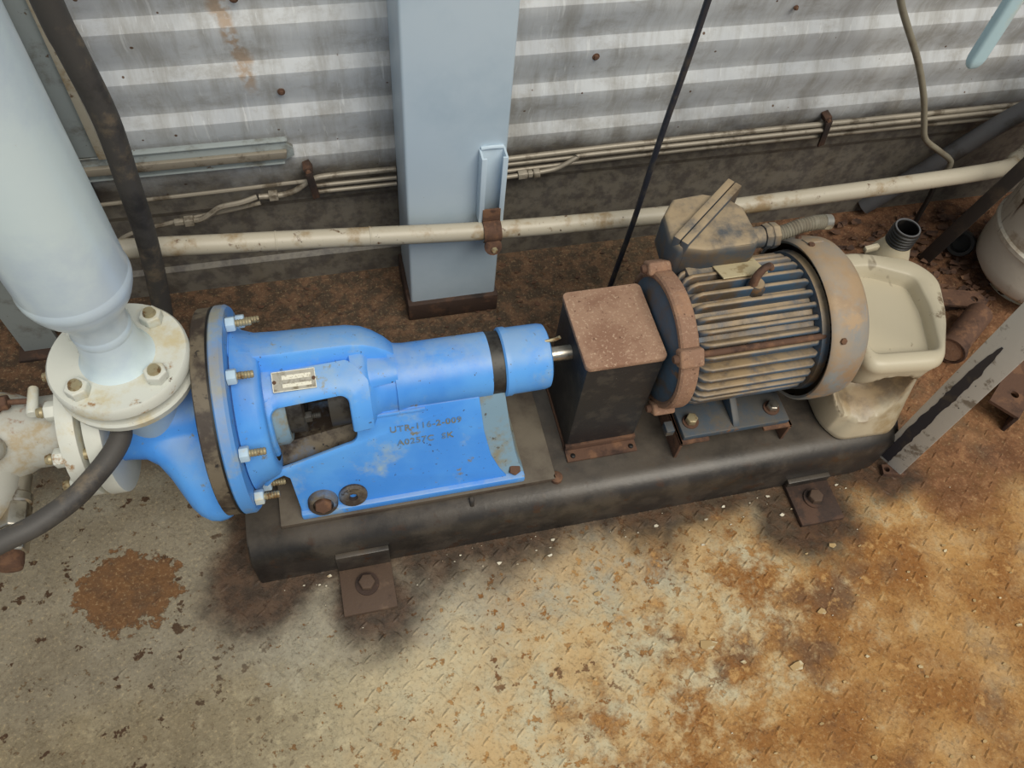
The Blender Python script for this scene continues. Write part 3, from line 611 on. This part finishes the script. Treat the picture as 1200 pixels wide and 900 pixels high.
MB().prism(sk, (0, 2*AY-.625, .150), (1,0,0), vb, Vector((0, -.014, 0))).build('rear_skirt', 'blue', pump, bevel=.003)
MB().box(-.136, .272, .617, .648, .133, .153).build('front_foot', 'blue', pump, bevel=.004)
MB().box(-.152, .272, 2*AY-.648, 2*AY-.617, .133, .153).build('rear_foot', 'blue', pump, bevel=.004)
# sloping end rib between the skirts
rsec = []
for z, xr in ((.150,.272),(.158,.270),(.175,.262),(.20,.256),(.25,.248),(.30,.242),(.335,.238)):
    y0 = .625 + (z-.15)/.18*.069 + .004
    rsec.append([(.10, y0, z), (xr, y0, z), (xr, 2*AY-y0, z), (.10, 2*AY-y0, z)])
MB().loft(rsec).build('end_rib', 'bluegrey', pump, bevel=.0015)
MB().hexa((.253, .636, .157), (.15,-.5,.85), .012, .010, .2).build('foot_bolt', 'rust', pump, bevel=.001)
bp = Vector((-.095, .629, .170))
MB().lathe([(-.012,.027),(.006,.026),(.010,.023),(.010,.018),(.004,.016)], bp, nrm, 28).build('bolt_boss', 'bluegrime', pump)
MB().hexa(bp + nrm*.004, nrm, .0160, .011, .4).build('foot_bolt', 'rust', pump, bevel=.001)
MB().lathe([(-.012,.026),(.002,.025),(.006,.021),(.006,.008),(-.004,.006)], (-.042, .631, .172), nrm, 28).build('bolt_boss', 'bluegrime', pump)
# nameplate on the ledge
def ledge(x, th, dr): return Vector(polar(x, th, .112*.80*1.03 + dr))
pn = (Vector(polar(0, 16, 1)) - Vector(polar(0, 0, 0))).normalized(); pu = Vector((1,0,-.02)); pv = Vector((0, math.cos(math.radians(16)), math.sin(math.radians(16))))
pc = Vector(polar(-.100, 16, .0925))
plate = MB().obox(pc, pu*.033, pv*.0165, pn*.001).build('nameplate', 'plate', pump)
for (dv, hh) in ((.006, .0036), (-.0075, .0030)):
    MB().obox(pc + pu*.004 + pv*dv + pn*.0012, pu*.022, pv*hh, pn*.0004).build('print_field', 'plateprint', plate)
for (w, h_) in ((.0325, .0), (-.0325, 0)):
    MB().obox(pc + pu*w + pn*.0012, pu*.0006, pv*.0165, pn*.0006).build('rim', 'plateprint', plate)
for h_ in (.016, -.016):
    MB().obox(pc + pv*h_ + pn*.0012, pu*.033, pv*.0006, pn*.0006).build('rim', 'plateprint', plate)
for w in (-.030, .030):
    MB().lathe([(0,.0032),(.002,.0026),(.003,.0)], pc + pu*w + pn*.001, pn, 10).build('rivet', 'rust', plate)
# raised casting numbers
M['cast'] = painted('grimy_raised_letters', (92, 128, 166), [((120, 120, 104), 60, 0.45, 0.6)], 0.6)
def raised(txt, size, x, v):
    cu = bpy.data.curves.new('lettering', 'FONT'); cu.body = txt; cu.size = size; cu.extrude = .0008
    cu.space_character = 1.12; cu.offset = .0002
    tmp = bpy.data.objects.new('lettering', cu); COL.objects.link(tmp)
    bpy.context.view_layer.update()
    me = bpy.data.meshes.new_from_object(tmp)
    bpy.data.objects.remove(tmp, do_unlink=True)
    org = Vector((x, .625, .150)) + vdir*v + nrm*.0006
    mt = Matrix(((1, vdir.x, nrm.x, 0), (0, vdir.y, nrm.y, 0), (0, vdir.z, nrm.z, 0), (0,0,0,1)))
    for q in me.vertices: q.co = (mt @ q.co) + org - ORG[front.name]
    o = bpy.data.objects.new('casting_number', me); COL.objects.link(o); o.parent = front
    me.materials.append(M['cast']); ORG[o.name] = ORG[front.name]
raised('UTR-116-2-009', .0175, .036, .150)
raised('A0257C  SK', .0175, .046, .119)

# ------------------------------------------------------------------ discharge pipe (white, vertical)
dp = thing('discharge_pipe', (DX, AY, .486), 'thick white painted vertical pipe narrowing to a bolted flange on the pump', 'pipe')
up = (0, 0, 1); B = (DX, AY, 0)
MB().lathe([(.486,.03),(.486,.094),(.489,.097),(.505,.097),(.509,.094),(.509,.048)], B, up, 56, capa=False, capb=False).build('pipe_flange', 'whitedirty', dp)
MB().lathe([(.507,.054),(.512,.049),(.530,.043),(.552,.040),(.575,.0385)], B, up, 40, capa=False, capb=False).build('weld_neck', 'white', dp)
MB().lathe([(.568,.0385),(.572,.0398),(.578,.0402),(.583,.0394),(.586,.0385)], B, up, 40, capa=False, capb=False).build('weld_bead', 'white', dp)
MB().lathe([(.578,.0385),(.60,.039),(.615,.043),(.632,.052),(.648,.062),(.662,.0675),(.676,.069)], B, up, 48, capa=False, capb=False).build('reducer', 'white', dp, smooth=60)
MB().lathe([(.668,.069),(.673,.0702),(.680,.0705),(.687,.069)], B, up, 48, capa=False, capb=False).build('weld_bead', 'white', dp)
MB().lathe([(.676,.069),(1.75,.069)], B, up, 48).build('pipe_run', 'white', dp)
for a in (45, 135, 225, 315):
    q = math.radians(a + 4)
    stud(dp, (DX + .073*math.cos(q), AY + .073*math.sin(q), .509), up, .0165, .017, .0098, .006, 'whitedirty', 'zinc', back=.055, a0=q)

# ------------------------------------------------------------------ suction pipe with valve and fittings
SZ = .337
su = thing('suction_pipe', (-.5, AY, .22), 'rust-stained white horizontal suction pipe with flange joined to the pump', 'pipe')
S0 = (0, AY, SZ); XM = (-1, 0, 0)
MB().ring(.416, .441, .04, .112, S0, XM, 48).build('pipe_flange', 'whitedirty', su, bevel=.0015)
MB().lathe([(.439,.064),(.450,.060),(.475,.056),(.52,.056)], S0, XM, 40, capa=False).build('pipe_run', 'whitestain', su)
MB().lathe([(.51,.056),(.530,.066),(.56,.074),(.70,.076),(2.0,.076)], S0, XM, 40, capa=False).build('tee_body', 'whitestain', su, smooth=60)
MB().lathe([(0,.055),(.06,.050),(.085,.042),(.10,.030)], (-.585, AY-.03, SZ-.01), (0,-1,-.1), 32).build('branch', 'whitestain', su, smooth=60)
for th in (15, 60, 105, 150, 195, 240, 285, 330):
    stud(su, (-.441, AY-.092*math.sin(math.radians(th)), SZ+.092*math.cos(math.radians(th))), XM, .0155, .017, .009, .012, 'whitedirty', 'zinc', back=.055, a0=.4)
MB().lathe([(0,.020),(.02,.022),(.035,.016)], (-.545, AY-.05, SZ+.050), (0,-.5,.8), 16).build('boss', 'whitestain', su)
vl = thing('needle_valve', (-.53, .762, .41), 'small rusty needle valve with a white T-handle above the suction pipe', 'valve')
for (x0, r, w) in ((-.60, .013, .030), (-.570, .016, .012), (-.556, .0135, .014), (-.541, .016, .012), (-.528, .012, .012)):
    MB().hexa((x0, .762, .416), XA, r, w, .3).build('hex_body', 'rust', vl, bevel=.0006)
MB().tube([(-.518, .762, .416), (-.478, .758, .416)], .0045, 10, 2).build('stem', 'rust', vl)
MB().lathe([(-.024,.0065),(-.022,.0075),(.022,.0085),(.025,.007)], (-.482, .758, .416), (.05,-1,.02), 14).build('handle', 'whitedirty', vl)
MB().tube([(-.60,.762,.416),(-.64,.765,.41),(-.68,.77,.38)], .010, 10).build('inlet', 'rust', vl)
df = thing('drain_fitting', (-.545, .6, .27), 'bright stainless hexagonal fitting sticking out of the suction pipe', 'fitting')
D0 = Vector((-.541, .668, .302)); DD = (-.03, -1, -.02)
MB().lathe([(-.03,.018),(0,.018),(.004,.022),(.016,.022),(.020,.018)], D0, DD, 24).build('collar', 'steel', df)
MB().hexa(D0 + Vector(DD)*.020, DD, .0225, .040, .5).build('hex_nut', 'steel', df, bevel=.001)
MB().lathe([(.058,.016),(.066,.016)], D0, DD, 20).build('neck', 'steel', df)
MB().hexa(D0 + Vector(DD)*.064, DD, .0245, .034, .5).build('hex_nut', 'steel', df, bevel=.001)
MB().lathe([(.096,.019),(.112,.020),(.120,.019),(.123,.012)], D0, DD, 20).build('plug', 'rust', df)

# ------------------------------------------------------------------ black hose
hs = MB().tube([(-.309,1.03,1.3),(-.307,1.03,.887),(-.303,1.03,.805),(-.297,1.03,.694),(-.304,1.03,.573),(-.313,1.03,.45),(-.334,1.03,.294),(-.346,1.0,.225),(-.360,.93,.25),(-.372,.865,.37),(-.3755,.80,.430),(-.3755,.745,.434),(-.352,.672,.424),(-.399,.597,.420),(-.452,.556,.418),(-.504,.535,.416),(-.58,.515,.40),(-.72,.50,.33),(-.88,.50,.17),(-1.02,.52,.045),(-1.2,.58,.0175),(-1.5,.66,.0175)],
         [.019,.019,.019,.019,.0185,.018,.0175,.017,.016,.0155,.0150,.0145,.0155,.0155,.0155,.0155,.0155,.0155,.0155,.0155,.0155,.0155], 16, 8).build('black_hose', 'rubber')
tag(hs, 'thick black rubber hose hanging down the wall and passing under the white flange', 'hose')

# ------------------------------------------------------------------ coupling guard
gd = thing('coupling_guard', (.437, AY, .12), 'tall black box guard with a rusty brown lid between pump and motor', 'guard')
gx0, gx1, gy0, gy1 = .368, .506, .674, .832
MB().box(gx0, gx1, gy0, gy1, .128, .400).build('shell', 'black', gd, bevel=.004)
MB().prism(rrect(gx1-gx0+.006, gy1-gy0+.006, .010), ((gx0+gx1)/2, (gy0+gy1)/2, .398), (1,0,0), (0,1,0), (0,0,.011)).build('lid', 'lid', gd, bevel=.002)
MB().box(gx0-.003, gx1+.001, gy0-.028, gy1+.028, .12, .126).build('foot_flange', 'rust', gd, bevel=.001)
MB().box(gx0-.003, gx1+.001, gy0-.005, gy0+.002, .126, .142).build('foot_lip', 'rust', gd, bevel=.001)
for xx in (gx0+.010, gx1-.010):
    MB().lathe([(0,.005),(.003,.0045),(.004,.002)], (xx, gy0-.018, .126), up, 10).build('screw', 'soot', gd)

# ------------------------------------------------------------------ electric motor
mo = thing('electric_motor', (.675, AY, .176), 'finned electric motor coated in tan dust and rust on the skid base', 'motor')
MB().lathe([(.535,.03),(.535,.108),(.80,.108),(.80,.03)], O, XA, 56, capa=False, capb=False).build('frame', 'motor', mo)
# drive end bell
MB().lathe([(.528,.100),(.524,.112),(.521,.118),(.522,.124),(.526,.127),(.552,.1275),(.556,.122),(.556,.09)], O, XA, 64, capa=False, capb=False).build('end_bell', 'rusttan', mo, smooth=35)
MB().lathe([(.511,.0),(.511,.036),(.512,.056),(.514,.078),(.518,.100),(.523,.113),(.530,.113)], O, XA, 48, capa=False).build('bell_face', 'motor', mo)
MB().lathe([(.39,.0),(.39,.016),(.50,.016)], O, XA, 20).build('shaft', 'steel', mo)
for th in (50, 140, 230, 320):
    a = math.radians(th)
    c = Vector(polar(.535, th, .130)); rd = Vector((0, -math.sin(a), math.cos(a))); tg = Vector((0, -math.cos(a), -math.sin(a)))
    lg = MB().obox(c, (.0215,0,0), tg*.016, rd*.012).build('bell_lug', 'rusttan', mo, bevel=.005, seg=3)
    MB().lathe([(-.030,.0),(-.030,.006),(-.026,.008),(-.014,.008)], c, XA, 12).build('bolt', 'rust', lg)
# cooling fins share one mesh; each is turned about the motor axis
fprof = [(.560,.100),(.560,.112),(.568,.122),(.580,.1265),(.770,.1265),(.778,.122),(.782,.112),(.782,.100)]
fb = MB(); w0, w1 = .0062, .0042
secs = [[(p[0]-.675, -w0 if p[1] < .115 else -w1, p[1]) for p in fprof], [(p[0]-.675, w0 if p[1] < .115 else w1, p[1]) for p in fprof]]
fb.loft(secs); ORGF = Vector((.675, AY, AZ))
fin0 = None; NF = 34
for k in range(NF):
    th = 50 + 360.0/NF*(k+.5)
    if 165 < (th % 360) < 215: continue
    rot = (math.radians(th), 0, 0)
    if fin0 is None:
        fin0 = MB().loft([[Vector(p) + ORG[mo.name] for p in s_] for s_ in secs]).build('cooling_fin', 'motor', mo, bevel=.0034, seg=3)
        fin0.location = (0, 0, AZ - .176); fin0.rotation_euler = rot
    else: copy_part(fin0, mo, (0, 0, AZ - .176), rot)
MB().tube([polar(.552, 50, .124), polar(.785, 50, .124)], .0058, 10, 2).build('through_bolt', 'rust', mo)
# opposite end and fan cover
MB().lathe([(.775,.11),(.778,.128),(.792,.130),(.795,.10)], O, XA, 56, capa=False, capb=False).build('rear_bell', 'motor', mo)
fc = MB().lathe([(.786,.142),(.784,.1465),(.788,.150),(.800,.151),(.832,.151),(.850,.147),(.862,.136),(.868,.118),(.870,.09),(.870,.0)], O, XA, 64, capa=False, capb=False).build('fan_cover', 'fancover', mo, smooth=40)
for th in (52, 142, 232, -38, -22):
    a = math.radians(th); rd = Vector((0, -math.sin(a), math.cos(a)))
    MB().hexa(polar(.803, th, .150), rd, .006, .005).build('screw', 'rust', fc)
MB().obox(polar(.815, -28, .1515), (.016,0,0), Vector((0,-math.cos(math.radians(-28)),-math.sin(math.radians(-28))))*.010, Vector((0, math.sin(math.radians(28)), math.cos(math.radians(28))))*.0015).build('patch', 'fancover', fc, bevel=.001)
for k in range(9):
    r = .02 + k*.012
    MB().ring(.8695, .8712, r, r+.004, O, XA, 40).build('grille_ring', 'soot', fc)
# feet
ft = MB().box(.580, .800, .624, .700, .176, .190).build('foot', 'motorfoot', mo, bevel=.003)
MB().prism([(.628,.190),(.640,.200),(.700,.235),(.715,.250),(.715,.190)], (.682, 0, 0), (0,1,0), (0,0,1), (.014,0,0)).build('gusset', 'motorfoot', ft, bevel=.002)
MB().box(.585, .795, .690, .715, .185, .252).build('foot_web', 'motorfoot', ft, bevel=.003)
ft2 = MB().box(.580, .800, 2*AY-.700, 2*AY-.624, .176, .190).build('foot', 'motorfoot', mo, bevel=.003)
MB().box(.585, .795, 2*AY-.715, 2*AY-.690, .185, .252).build('foot_web', 'motorfoot', ft2, bevel=.003)
MB().box(.550, .566, .640, .662, .176, .194).build('lug_block', 'motorfoot', mo, bevel=.001)
for xx, mt_ in ((.603, 'zinc'), (.772, 'steel')):
    MB().ring(0, .003, .0, .016, (xx, .655, .190), up, 18).build('washer', 'rust', ft)
    MB().hexa((xx, .655, .193), up, .0115, .014, .3).build('foot_bolt', mt_, ft, bevel=.0008)
# motor nameplate and lifting eye
tn = Vector((0, math.sin(math.radians(22)), math.cos(math.radians(22))))
tv = Vector((0, math.cos(math.radians(22)), -math.sin(math.radians(22))))
pc = Vector(polar(.664, -22, .1290))
MB().obox(pc, (.041,0,0), tv*.036, tn*.001).build('nameplate', 'dustplate', mo)
ec = Vector(polar(.682, 0, .122))
le = MB().lathe([(-.014,.017),(.000,.016),(.006,.012)], ec, (0,-.05,1), 16).build('eye_boss', 'motor', mo)
MB().tube([ec + Vector(p) for p in ((-.008,.0,.004),(-.007,.002,.020),(.002,.006,.033),(.014,.010,.036),(.021,.010,.028))], [.008,.0075,.0065,.006,.0055], 10, 6).build('lifting_eye', 'rust', le)
# terminal box with diagonal flange, conduit hub and cut flexible conduit
tb = MB()
outl = [(.546,.845),(.556,.822),(.600,.808),(.690,.808),(.704,.820),(.704,.895),(.682,.924),(.640,.940),(.580,.935),(.552,.900)]
secs = [[(.63+(p[0]-.63)*k, .88+(p[1]-.88)*k, z) for p in outl] for z, k in ((.435,1.0),(.490,1.0),(.503,.97),(.507,.93))]
tbo = MB().loft(secs).build('terminal_box', 'tanbox', mo, bevel=.003, smooth=40)
d1 = Vector((.150,.122,0)); d1.normalize(); d2 = Vector((-d1.y, d1.x, 0))
cc = Vector((.630, .888, .477))
for s_, tk in ((-1, .006), (1, .006)):
    MB().obox(cc + d2*s_*.0075, d1*.094, d2*.0068, Vector((0,0,.040))).build('box_flange', 'tanbox', tbo, bevel=.002)
MB().box(.575, .690, .795, .900, .420, .460).build('box_neck', 'tanbox', mo, bevel=.006)
H0 = (.700, .850, .474)
hub = MB().lathe([(0,.019),(.028,.019),(.030,.017)], H0, XA, 24).build('conduit_hub', 'tanbox', tbo)
MB().lathe([(.030,.022),(.040,.024),(.041,.0215),(.043,.0215),(.044,.024),(.056,.023),(.060,.016)], H0, XA, 8).build('gland_nut', 'tanbox', hub, bevel=.001)
fxp = [(.752,.850,.474),(.775,.851,.479),(.800,.853,.487),(.826,.853,.491),(.846,.853,.490)]
fx = MB(); rr = []
path = []
for i in range(len(fxp)-1):
    for k in range(10):
        q = k/10; path.append(tuple(fxp[i][j]*(1-q)+fxp[i+1][j]*q for j in range(3)))
path.append(fxp[-1])
fx.tube(path, [.0138 if i % 2 else .0122 for i in range(len(path))], 16, 1).build('flexible_conduit', 'conduit', tbo, smooth=25)
MB().ring(-.002, .012, .0100, .0138, fxp[-1], (.98,0,-.16), 20).build('conduit_end', 'steel', tbo)

# ------------------------------------------------------------------ plastic jug on the end of the base
jg = thing('plastic_jug', (.98, .70, .12), 'stained cream plastic jug with a recessed top panel and black threaded neck', 'jug')
def rpoly(pts, r, n=4):
    """round the corners of a closed polygon"""
    out = []; N = len(pts)
    for i in range(N):
        p0, p1, p2 = Vector(pts[i-1]), Vector(pts[i]), Vector(pts[(i+1) % N])
        a = (p0-p1); b_ = (p2-p1); d = min(r, a.length*.45, b_.length*.45); a.normalize(); b_.normalize()
        s0 = p1 + a*d; s1 = p1 + b_*d
        for k in range(n+1):
            q = k/n; out.append((1-q)**2*s0 + 2*q*(1-q)*p1 + q*q*s1)
    return out
TOPP = [(.872,.606),(1.016,.592),(1.075,.690),(1.108,.780),(1.075,.832),(.965,.868),(.880,.862)]
BOTP = [(.893,.640),(.912,.590),(1.046,.584),(1.088,.700),(1.085,.800),(.990,.850),(.905,.845)]
tp = rpoly([p + (0,) for p in TOPP], .028, 5); bp_ = rpoly([p + (0,) for p in BOTP], .03, 5)
cen = Vector((.985, .72, 0))
def jsec(q, z, k=1.0):
    out = []
    for a, b_ in zip(bp_, tp):
        p = a*(1-q) + b_*q; p = cen + (p-cen)*k; p.z = z; out.append(p)
    return out
N_J = len(tp)
def scoop(sec, z):
    """press the front of the jug in below the top edge"""
    out = []
    for p in sec:
        g = max(0.0, 1 - ((p.x-.945)/.072)**2 - ((z-.262)/.078)**2)
        g = min(1.0, g*1.5); w = g*g*(3-2*g) * max(0.0, min(1.0, (.69-p.y)/.05))
        out.append(Vector((p.x, p.y + .085*w, p.z)))
    return out
# denser outline so that the scoop is smooth
def dense(sec, n=5):
    out = []
    for i in range(len(sec)):
        a, b_ = sec[i], sec[(i+1) % len(sec)]
        m_ = n if (b_-a).length > .03 else 1
        for k in range(m_): out.append(a + (b_-a)*(k/m_))
    return out
zs = [(.12, .95), (.124, .985), (.135, 1.0), (.155, 1.0)] + [(.170 + k*.007, 1.0) for k in range(25)] + [(.345, 1.0), (.356, 1.012), (.364, 1.012), (.374, .985), (.380, .93)]
q0 = jsec(0, 0); q1 = jsec(1, 0)
dn = [dense(jsec((z-.12)/.26 if z < .36 else 1.0, z, k)) for z, k in zs]
mn = min(len(d) for d in dn)
secs = []
def resample(sec, n):
    L = [0.0]
    for i in range(len(sec)): L.append(L[-1] + (sec[(i+1) % len(sec)] - sec[i]).length)
    out = []; j = 0
    for k in range(n):
        d = L[-1]*k/n
        while L[j+1] < d: j += 1
        q = (d-L[j])/max(L[j+1]-L[j], 1e-9); out.append(sec[j].lerp(sec[(j+1) % len(sec)], q))
    return out
NJ = 220
for (z, k) in zs:
    secs.append(scoop(resample(jsec((z-.12)/.26 if z < .36 else 1.0, z, k), NJ), z))
# recessed panel in the top
PAN = rpoly([(.892,.634,0),(1.020,.622,0),(1.050,.715,0),(1.056,.785,0),(.985,.825,0),(.900,.830,0)], .016, 5)
def psec(k, z):
    c = Vector((.975,.735,0)); return [Vector((c.x+(p.x-c.x)*k, c.y+(p.y-c.y)*k, z)) for p in resample(PAN, NJ)]
secs += [psec(1.05, .3805), psec(1.0, .377), psec(.965, .358), psec(.93, .352), psec(.6, .351)]
jb = MB().loft(secs).build('body', 'jug', jg, smooth=50)
NK = (1.060, .868)
MB().lathe([(.30,.040),(.345,.040),(.362,.034),(.378,.0275),(.388,.0265)], NK + (0,), up, 28, capb=False).build('neck', 'jug', jg)
thr = [(.384,.0245)]
for k in range(5): thr += [(.386+k*.007,.0245), (.388+k*.007,.0268), (.390+k*.007,.0268), (.392+k*.007,.0245)]
thr += [(.424,.0245), (.426,.0232), (.424,.0212), (.380,.0205), (.360,.020), (.360,0)]
MB().lathe(thr, NK + (0,), up, 28, capa=False, capb=False).build('threaded_neck', 'soot', jg)
MB().ring(.4245, .4262, .0215, .0242, NK + (0,), up, 28).build('neck_rim', 'greypipe', jg)
MB().obox((1.010, .872, .372), (.016,.002,0), (0,.005,0), (0,0,.006)).build('mould_tab', 'jug', jg, bevel=.002)

# ------------------------------------------------------------------ worn vertical post by the jug
po = thing('angle_post', (1.09, .56, 0), 'upright steel post with worn white paint, dark bare stripe and drilled foot', 'post')
uu = Vector((.45,-.89,0)).normalized(); nn = Vector((-.89,-.45,0)).normalized()
P0 = Vector((1.062, .594, .012))
MB().prism([(0,0),(.064,0),(.064,-.005),(.006,-.005),(.006,-.030),(0,-.030)], P0, uu, nn, (0,0,1.5)).build('angle_bar', 'worn', po, bevel=.0012)
bs = MB(); L_, R_ = [], []
for k in range(40):
    z = .02 + k*.0108; w = .018 + random.uniform(-.003, .003); w *= (1 if k < 33 else (40.5-k)/8)
    cx = .018 + .0002*k + random.uniform(-.001, .001)
    L_.append((cx-w*.5, z)); R_.append((cx+w*.6, z))
bs.prism(L_ + R_[::-1], Vector((P0.x,P0.y,0)) + nn*.0001, uu, (0,0,1), nn*.0006).build('bare_stripe', 'bare', po)
holed([(-.018,-.010),(.030,-.022),(.034,.004),(-.012,.012)], (-.006, -.001), .0065, (1.075, .556, 0.0), (1,0,0), (0,1,0), (0,0,.012)).build('foot', 'rust', po)

# ------------------------------------------------------------------ right background: drum, bars, pipes, scrap
dr = thing('plastic_drum', (1.69, 0.995, .02), 'stained white plastic drum with raised hoops near the right end of the wall', 'drum')
DB = (1.69, 0.995, 0)
MB().lathe([(.03,0),(.03,.10),(.036,.125),(.06,.146),(.09,.15),(.155,.15),(.160,.1555),(.170,.1555),(.175,.15),(.26,.15),(.262,.158),(.285,.158),(.29,.15),(.62,.15)], DB, up, 56, capa=False).build('shell', 'drum', dr, smooth=40)
MB().lathe([(0,.09),(.03,.09)], DB, up, 32).build('foot_ring', 'whitedirty', dr)
rg = tag(MB().lathe([(-.02,.018),(-.02,.032),(.0,.034),(.012,.032),(.012,.024),(-.01,.022)], (1.545,1.10,.05), (-.75,-.45,.5), 28, capb=False).build('rubber_cap', 'soot'), 'round black rubber cap lying against the white drum', 'cap')
tag(MB().tube([(1.37,1.285,-.0+.022),(1.46,1.262,.15),(1.545,1.232,.30),(1.64,1.195,.45),(1.80,1.14,.69)], .0225, 16, 6).build('slanted_pipe', 'greypipe'), 'grimy grey pipe slanting up from the floor behind the cream pipe', 'pipe')
A_, B_ = Vector((1.462,1.098,.004)), Vector((1.448,1.022,.40)); dd = (B_-A_)
B_ = A_ + dd*1.5; dd = (B_-A_)*.5; w_ = dd.cross(Vector((.8,.5,.0))).normalized(); h_ = dd.cross(w_).normalized()
tag(MB().obox((A_+B_)/2, dd, w_*.016, h_*.006).build('dark_bar', 'rubberdark', bevel=.002), 'dark flat bar leaning upright from the floor before the cream pipe', 'bar')
tag(MB().tube([(1.04,1.2,.76),(1.081,1.2,.68),(1.194,1.2,.544),(1.262,1.2,.45),(1.302,1.2,.383),(1.338,1.2,.325),(1.395,1.2,.285),(1.445,1.2,.252),(1.455,1.195,.235),(1.452,1.19,.20)], .0068, 10, 8).build('grey_cable', 'conduit'), 'grey cable hanging on the wall and curling behind the cream pipe', 'cable')
tag(MB().tube([(1.39,1.15,.245),(1.392,1.14,.19),(1.395,1.135,.12),(1.41,1.13,.05),(1.415,1.12,.006)], .0060, 10, 6).build('hanging_wire', 'soot'), 'thin black wire dropping from the cream pipe to the floor', 'wire')
tag(MB().tube([(.600,1.035,1.25),(.596,1.04,.811),(.584,1.04,.553),(.578,1.04,.352),(.566,1.04,.143),(.558,1.04,.004)], .0058, 10, 6).build('thin_rod', 'bare'), 'thin dark rod standing upright in front of the cream pipe', 'rod')
bb = MB()
secs = [[(1.115+p[0], 1.0+p[1], z) for p in rrect(w, w*.6, w*.22)] for z, w in ((.676,.008),(.678,.016),(.682,.023),(.689,.029),(.698,.032),(1.6,.032))]
tag(bb.loft(secs).build('hanging_bar', 'skyblue', smooth=50), 'pale turquoise bar with a rounded end hanging in front of the wall', 'bar')
# rusty scrap
sa = thing('rusty_angle', (1.45, .66, 0), 'rusty drilled angle bracket lying on the floor beyond the worn post', 'scrap')
c = Vector((1.46,.69,.055)); u1 = Vector((.80,.60,0)).normalized(); u2 = Vector((.6,-.8,0))
holed([(-.11,-.034),(.11,-.034),(.11,.034),(-.11,.034)], (-.055, .004), .009, c - Vector((0,0,.004)), u1, u2, (0,0,.008)).build('top_leg', 'rust', sa)
MB().obox(c + u2*.032 - Vector((0,0,.0275)), u1*.11, u2*.004, Vector((0,0,.0275))).build('side_leg', 'rustdark', sa, bevel=.001)
sb = thing('rusty_plate', (1.44, .95, 0), 'small rusty plate with a torn hole lying under the drum', 'scrap')
holed([(-.07,.035),(.06,.0),(.075,-.030),(.050,-.050),(-.085,-.012)], (.040, -.020), .009, (1.455,.955,.03), (1,0,0), (0,1,0), (0,0,.007)).build('sheet', 'rust', sb)
MB().box(1.40, 1.50, .935, .955, 0, .03).build('rib', 'rustdark', sb, bevel=.001)
sp_ = thing('pipe_stub', (1.42, .85, 0), 'rusty pipe stub lying on the floor between jug and drum', 'scrap')
MB().lathe([(0,.030),(0,.036),(.006,.038),(.016,.036),(.020,.031),(.16,.031),(.16,0)], (1.345,.800,.040), (.83,.55,.0), 28, capa=False, capb=False).build('stub', 'rust', sp_)
MB().lathe([(.002,.030),(.003,.030)], (1.345,.800,.040), (.83,.55,.0), 28).build('plug', 'rusttan', sp_)

# ------------------------------------------------------------------ loose flakes and debris
def flake(c, r, ang, curl, thick, b):
    n = random.randint(5, 7); P = []; 
    for k in range(n):
        a = ang + 2*PI*k/n + random.uniform(-.3, .3); q = r*random.uniform(.55, 1.15)
        P.append((c[0]+q*math.cos(a), c[1]+q*.6*math.sin(a), c[2]+random.uniform(0, curl)))
    b.loft([P, [(p[0], p[1], p[2]+thick) for p in P]])
b = MB()
for i in range(60):
    xx = random.uniform(-.22, 1.0); flake((xx, .562-abs(random.gauss(0, .035))-.004, .0012), random.choice((.001,.0012,.0015,.002,.003,.0055)), random.uniform(0, 6), .002, .0008, b)
for i in range(35):
    flake((random.uniform(-.6, 1.2), random.uniform(-.0, .5), .0012), random.uniform(.001, .002), random.uniform(0, 6), .001, .0008, b)
o = b.build('paint_chips', 'chip'); o['kind'] = 'stuff'; tag(o, 'tiny pale paint chips scattered on the floor along the skid base', 'debris')
b = MB()
for i in range(420):
    xx = random.uniform(.9, 1.75); yy = random.uniform(.93, 1.25)
    flake((xx, yy, random.uniform(.001, .012)), random.uniform(.006, .022), random.uniform(0, 6), .010, .001, b)
for i in range(160):
    xx = random.uniform(-.2, .9); yy = random.uniform(.98, 1.27)
    flake((xx, yy, .001), random.uniform(.003, .009), random.uniform(0, 6), .003, .001, b)
o = b.build('rust_scale', 'leaf'); o['kind'] = 'stuff'; tag(o, 'brown rust scale and dry flakes piled on the floor behind the motor', 'debris')
b = MB()
for i in range(70):
    xx = random.uniform(.3, 1.5); yy = random.uniform(-.1, .42)
    flake((xx, yy, .001), random.uniform(.002, .007), random.uniform(0, 6), .003, .0008, b)
o = b.build('paint_flakes', 'flake'); o['kind'] = 'stuff'; tag(o, 'small tan paint flakes strewn over the orange rusted floor', 'debris')
for (xx, yy, r, a) in ((.556,.287,.020,1.0), (.80,.30,.013,.4), (.71,.215,.014,2.0), (.88,.42,.012,.9), (.38,.42,.010,2.2)):
    b = MB(); flake((xx, yy, .001), r, a, .004, .0012, b)
    tag(b.build('paint_flake', 'flake'), 'large curled tan paint flake lying on the rusted floor', 'flake', 'large curled paint flakes')
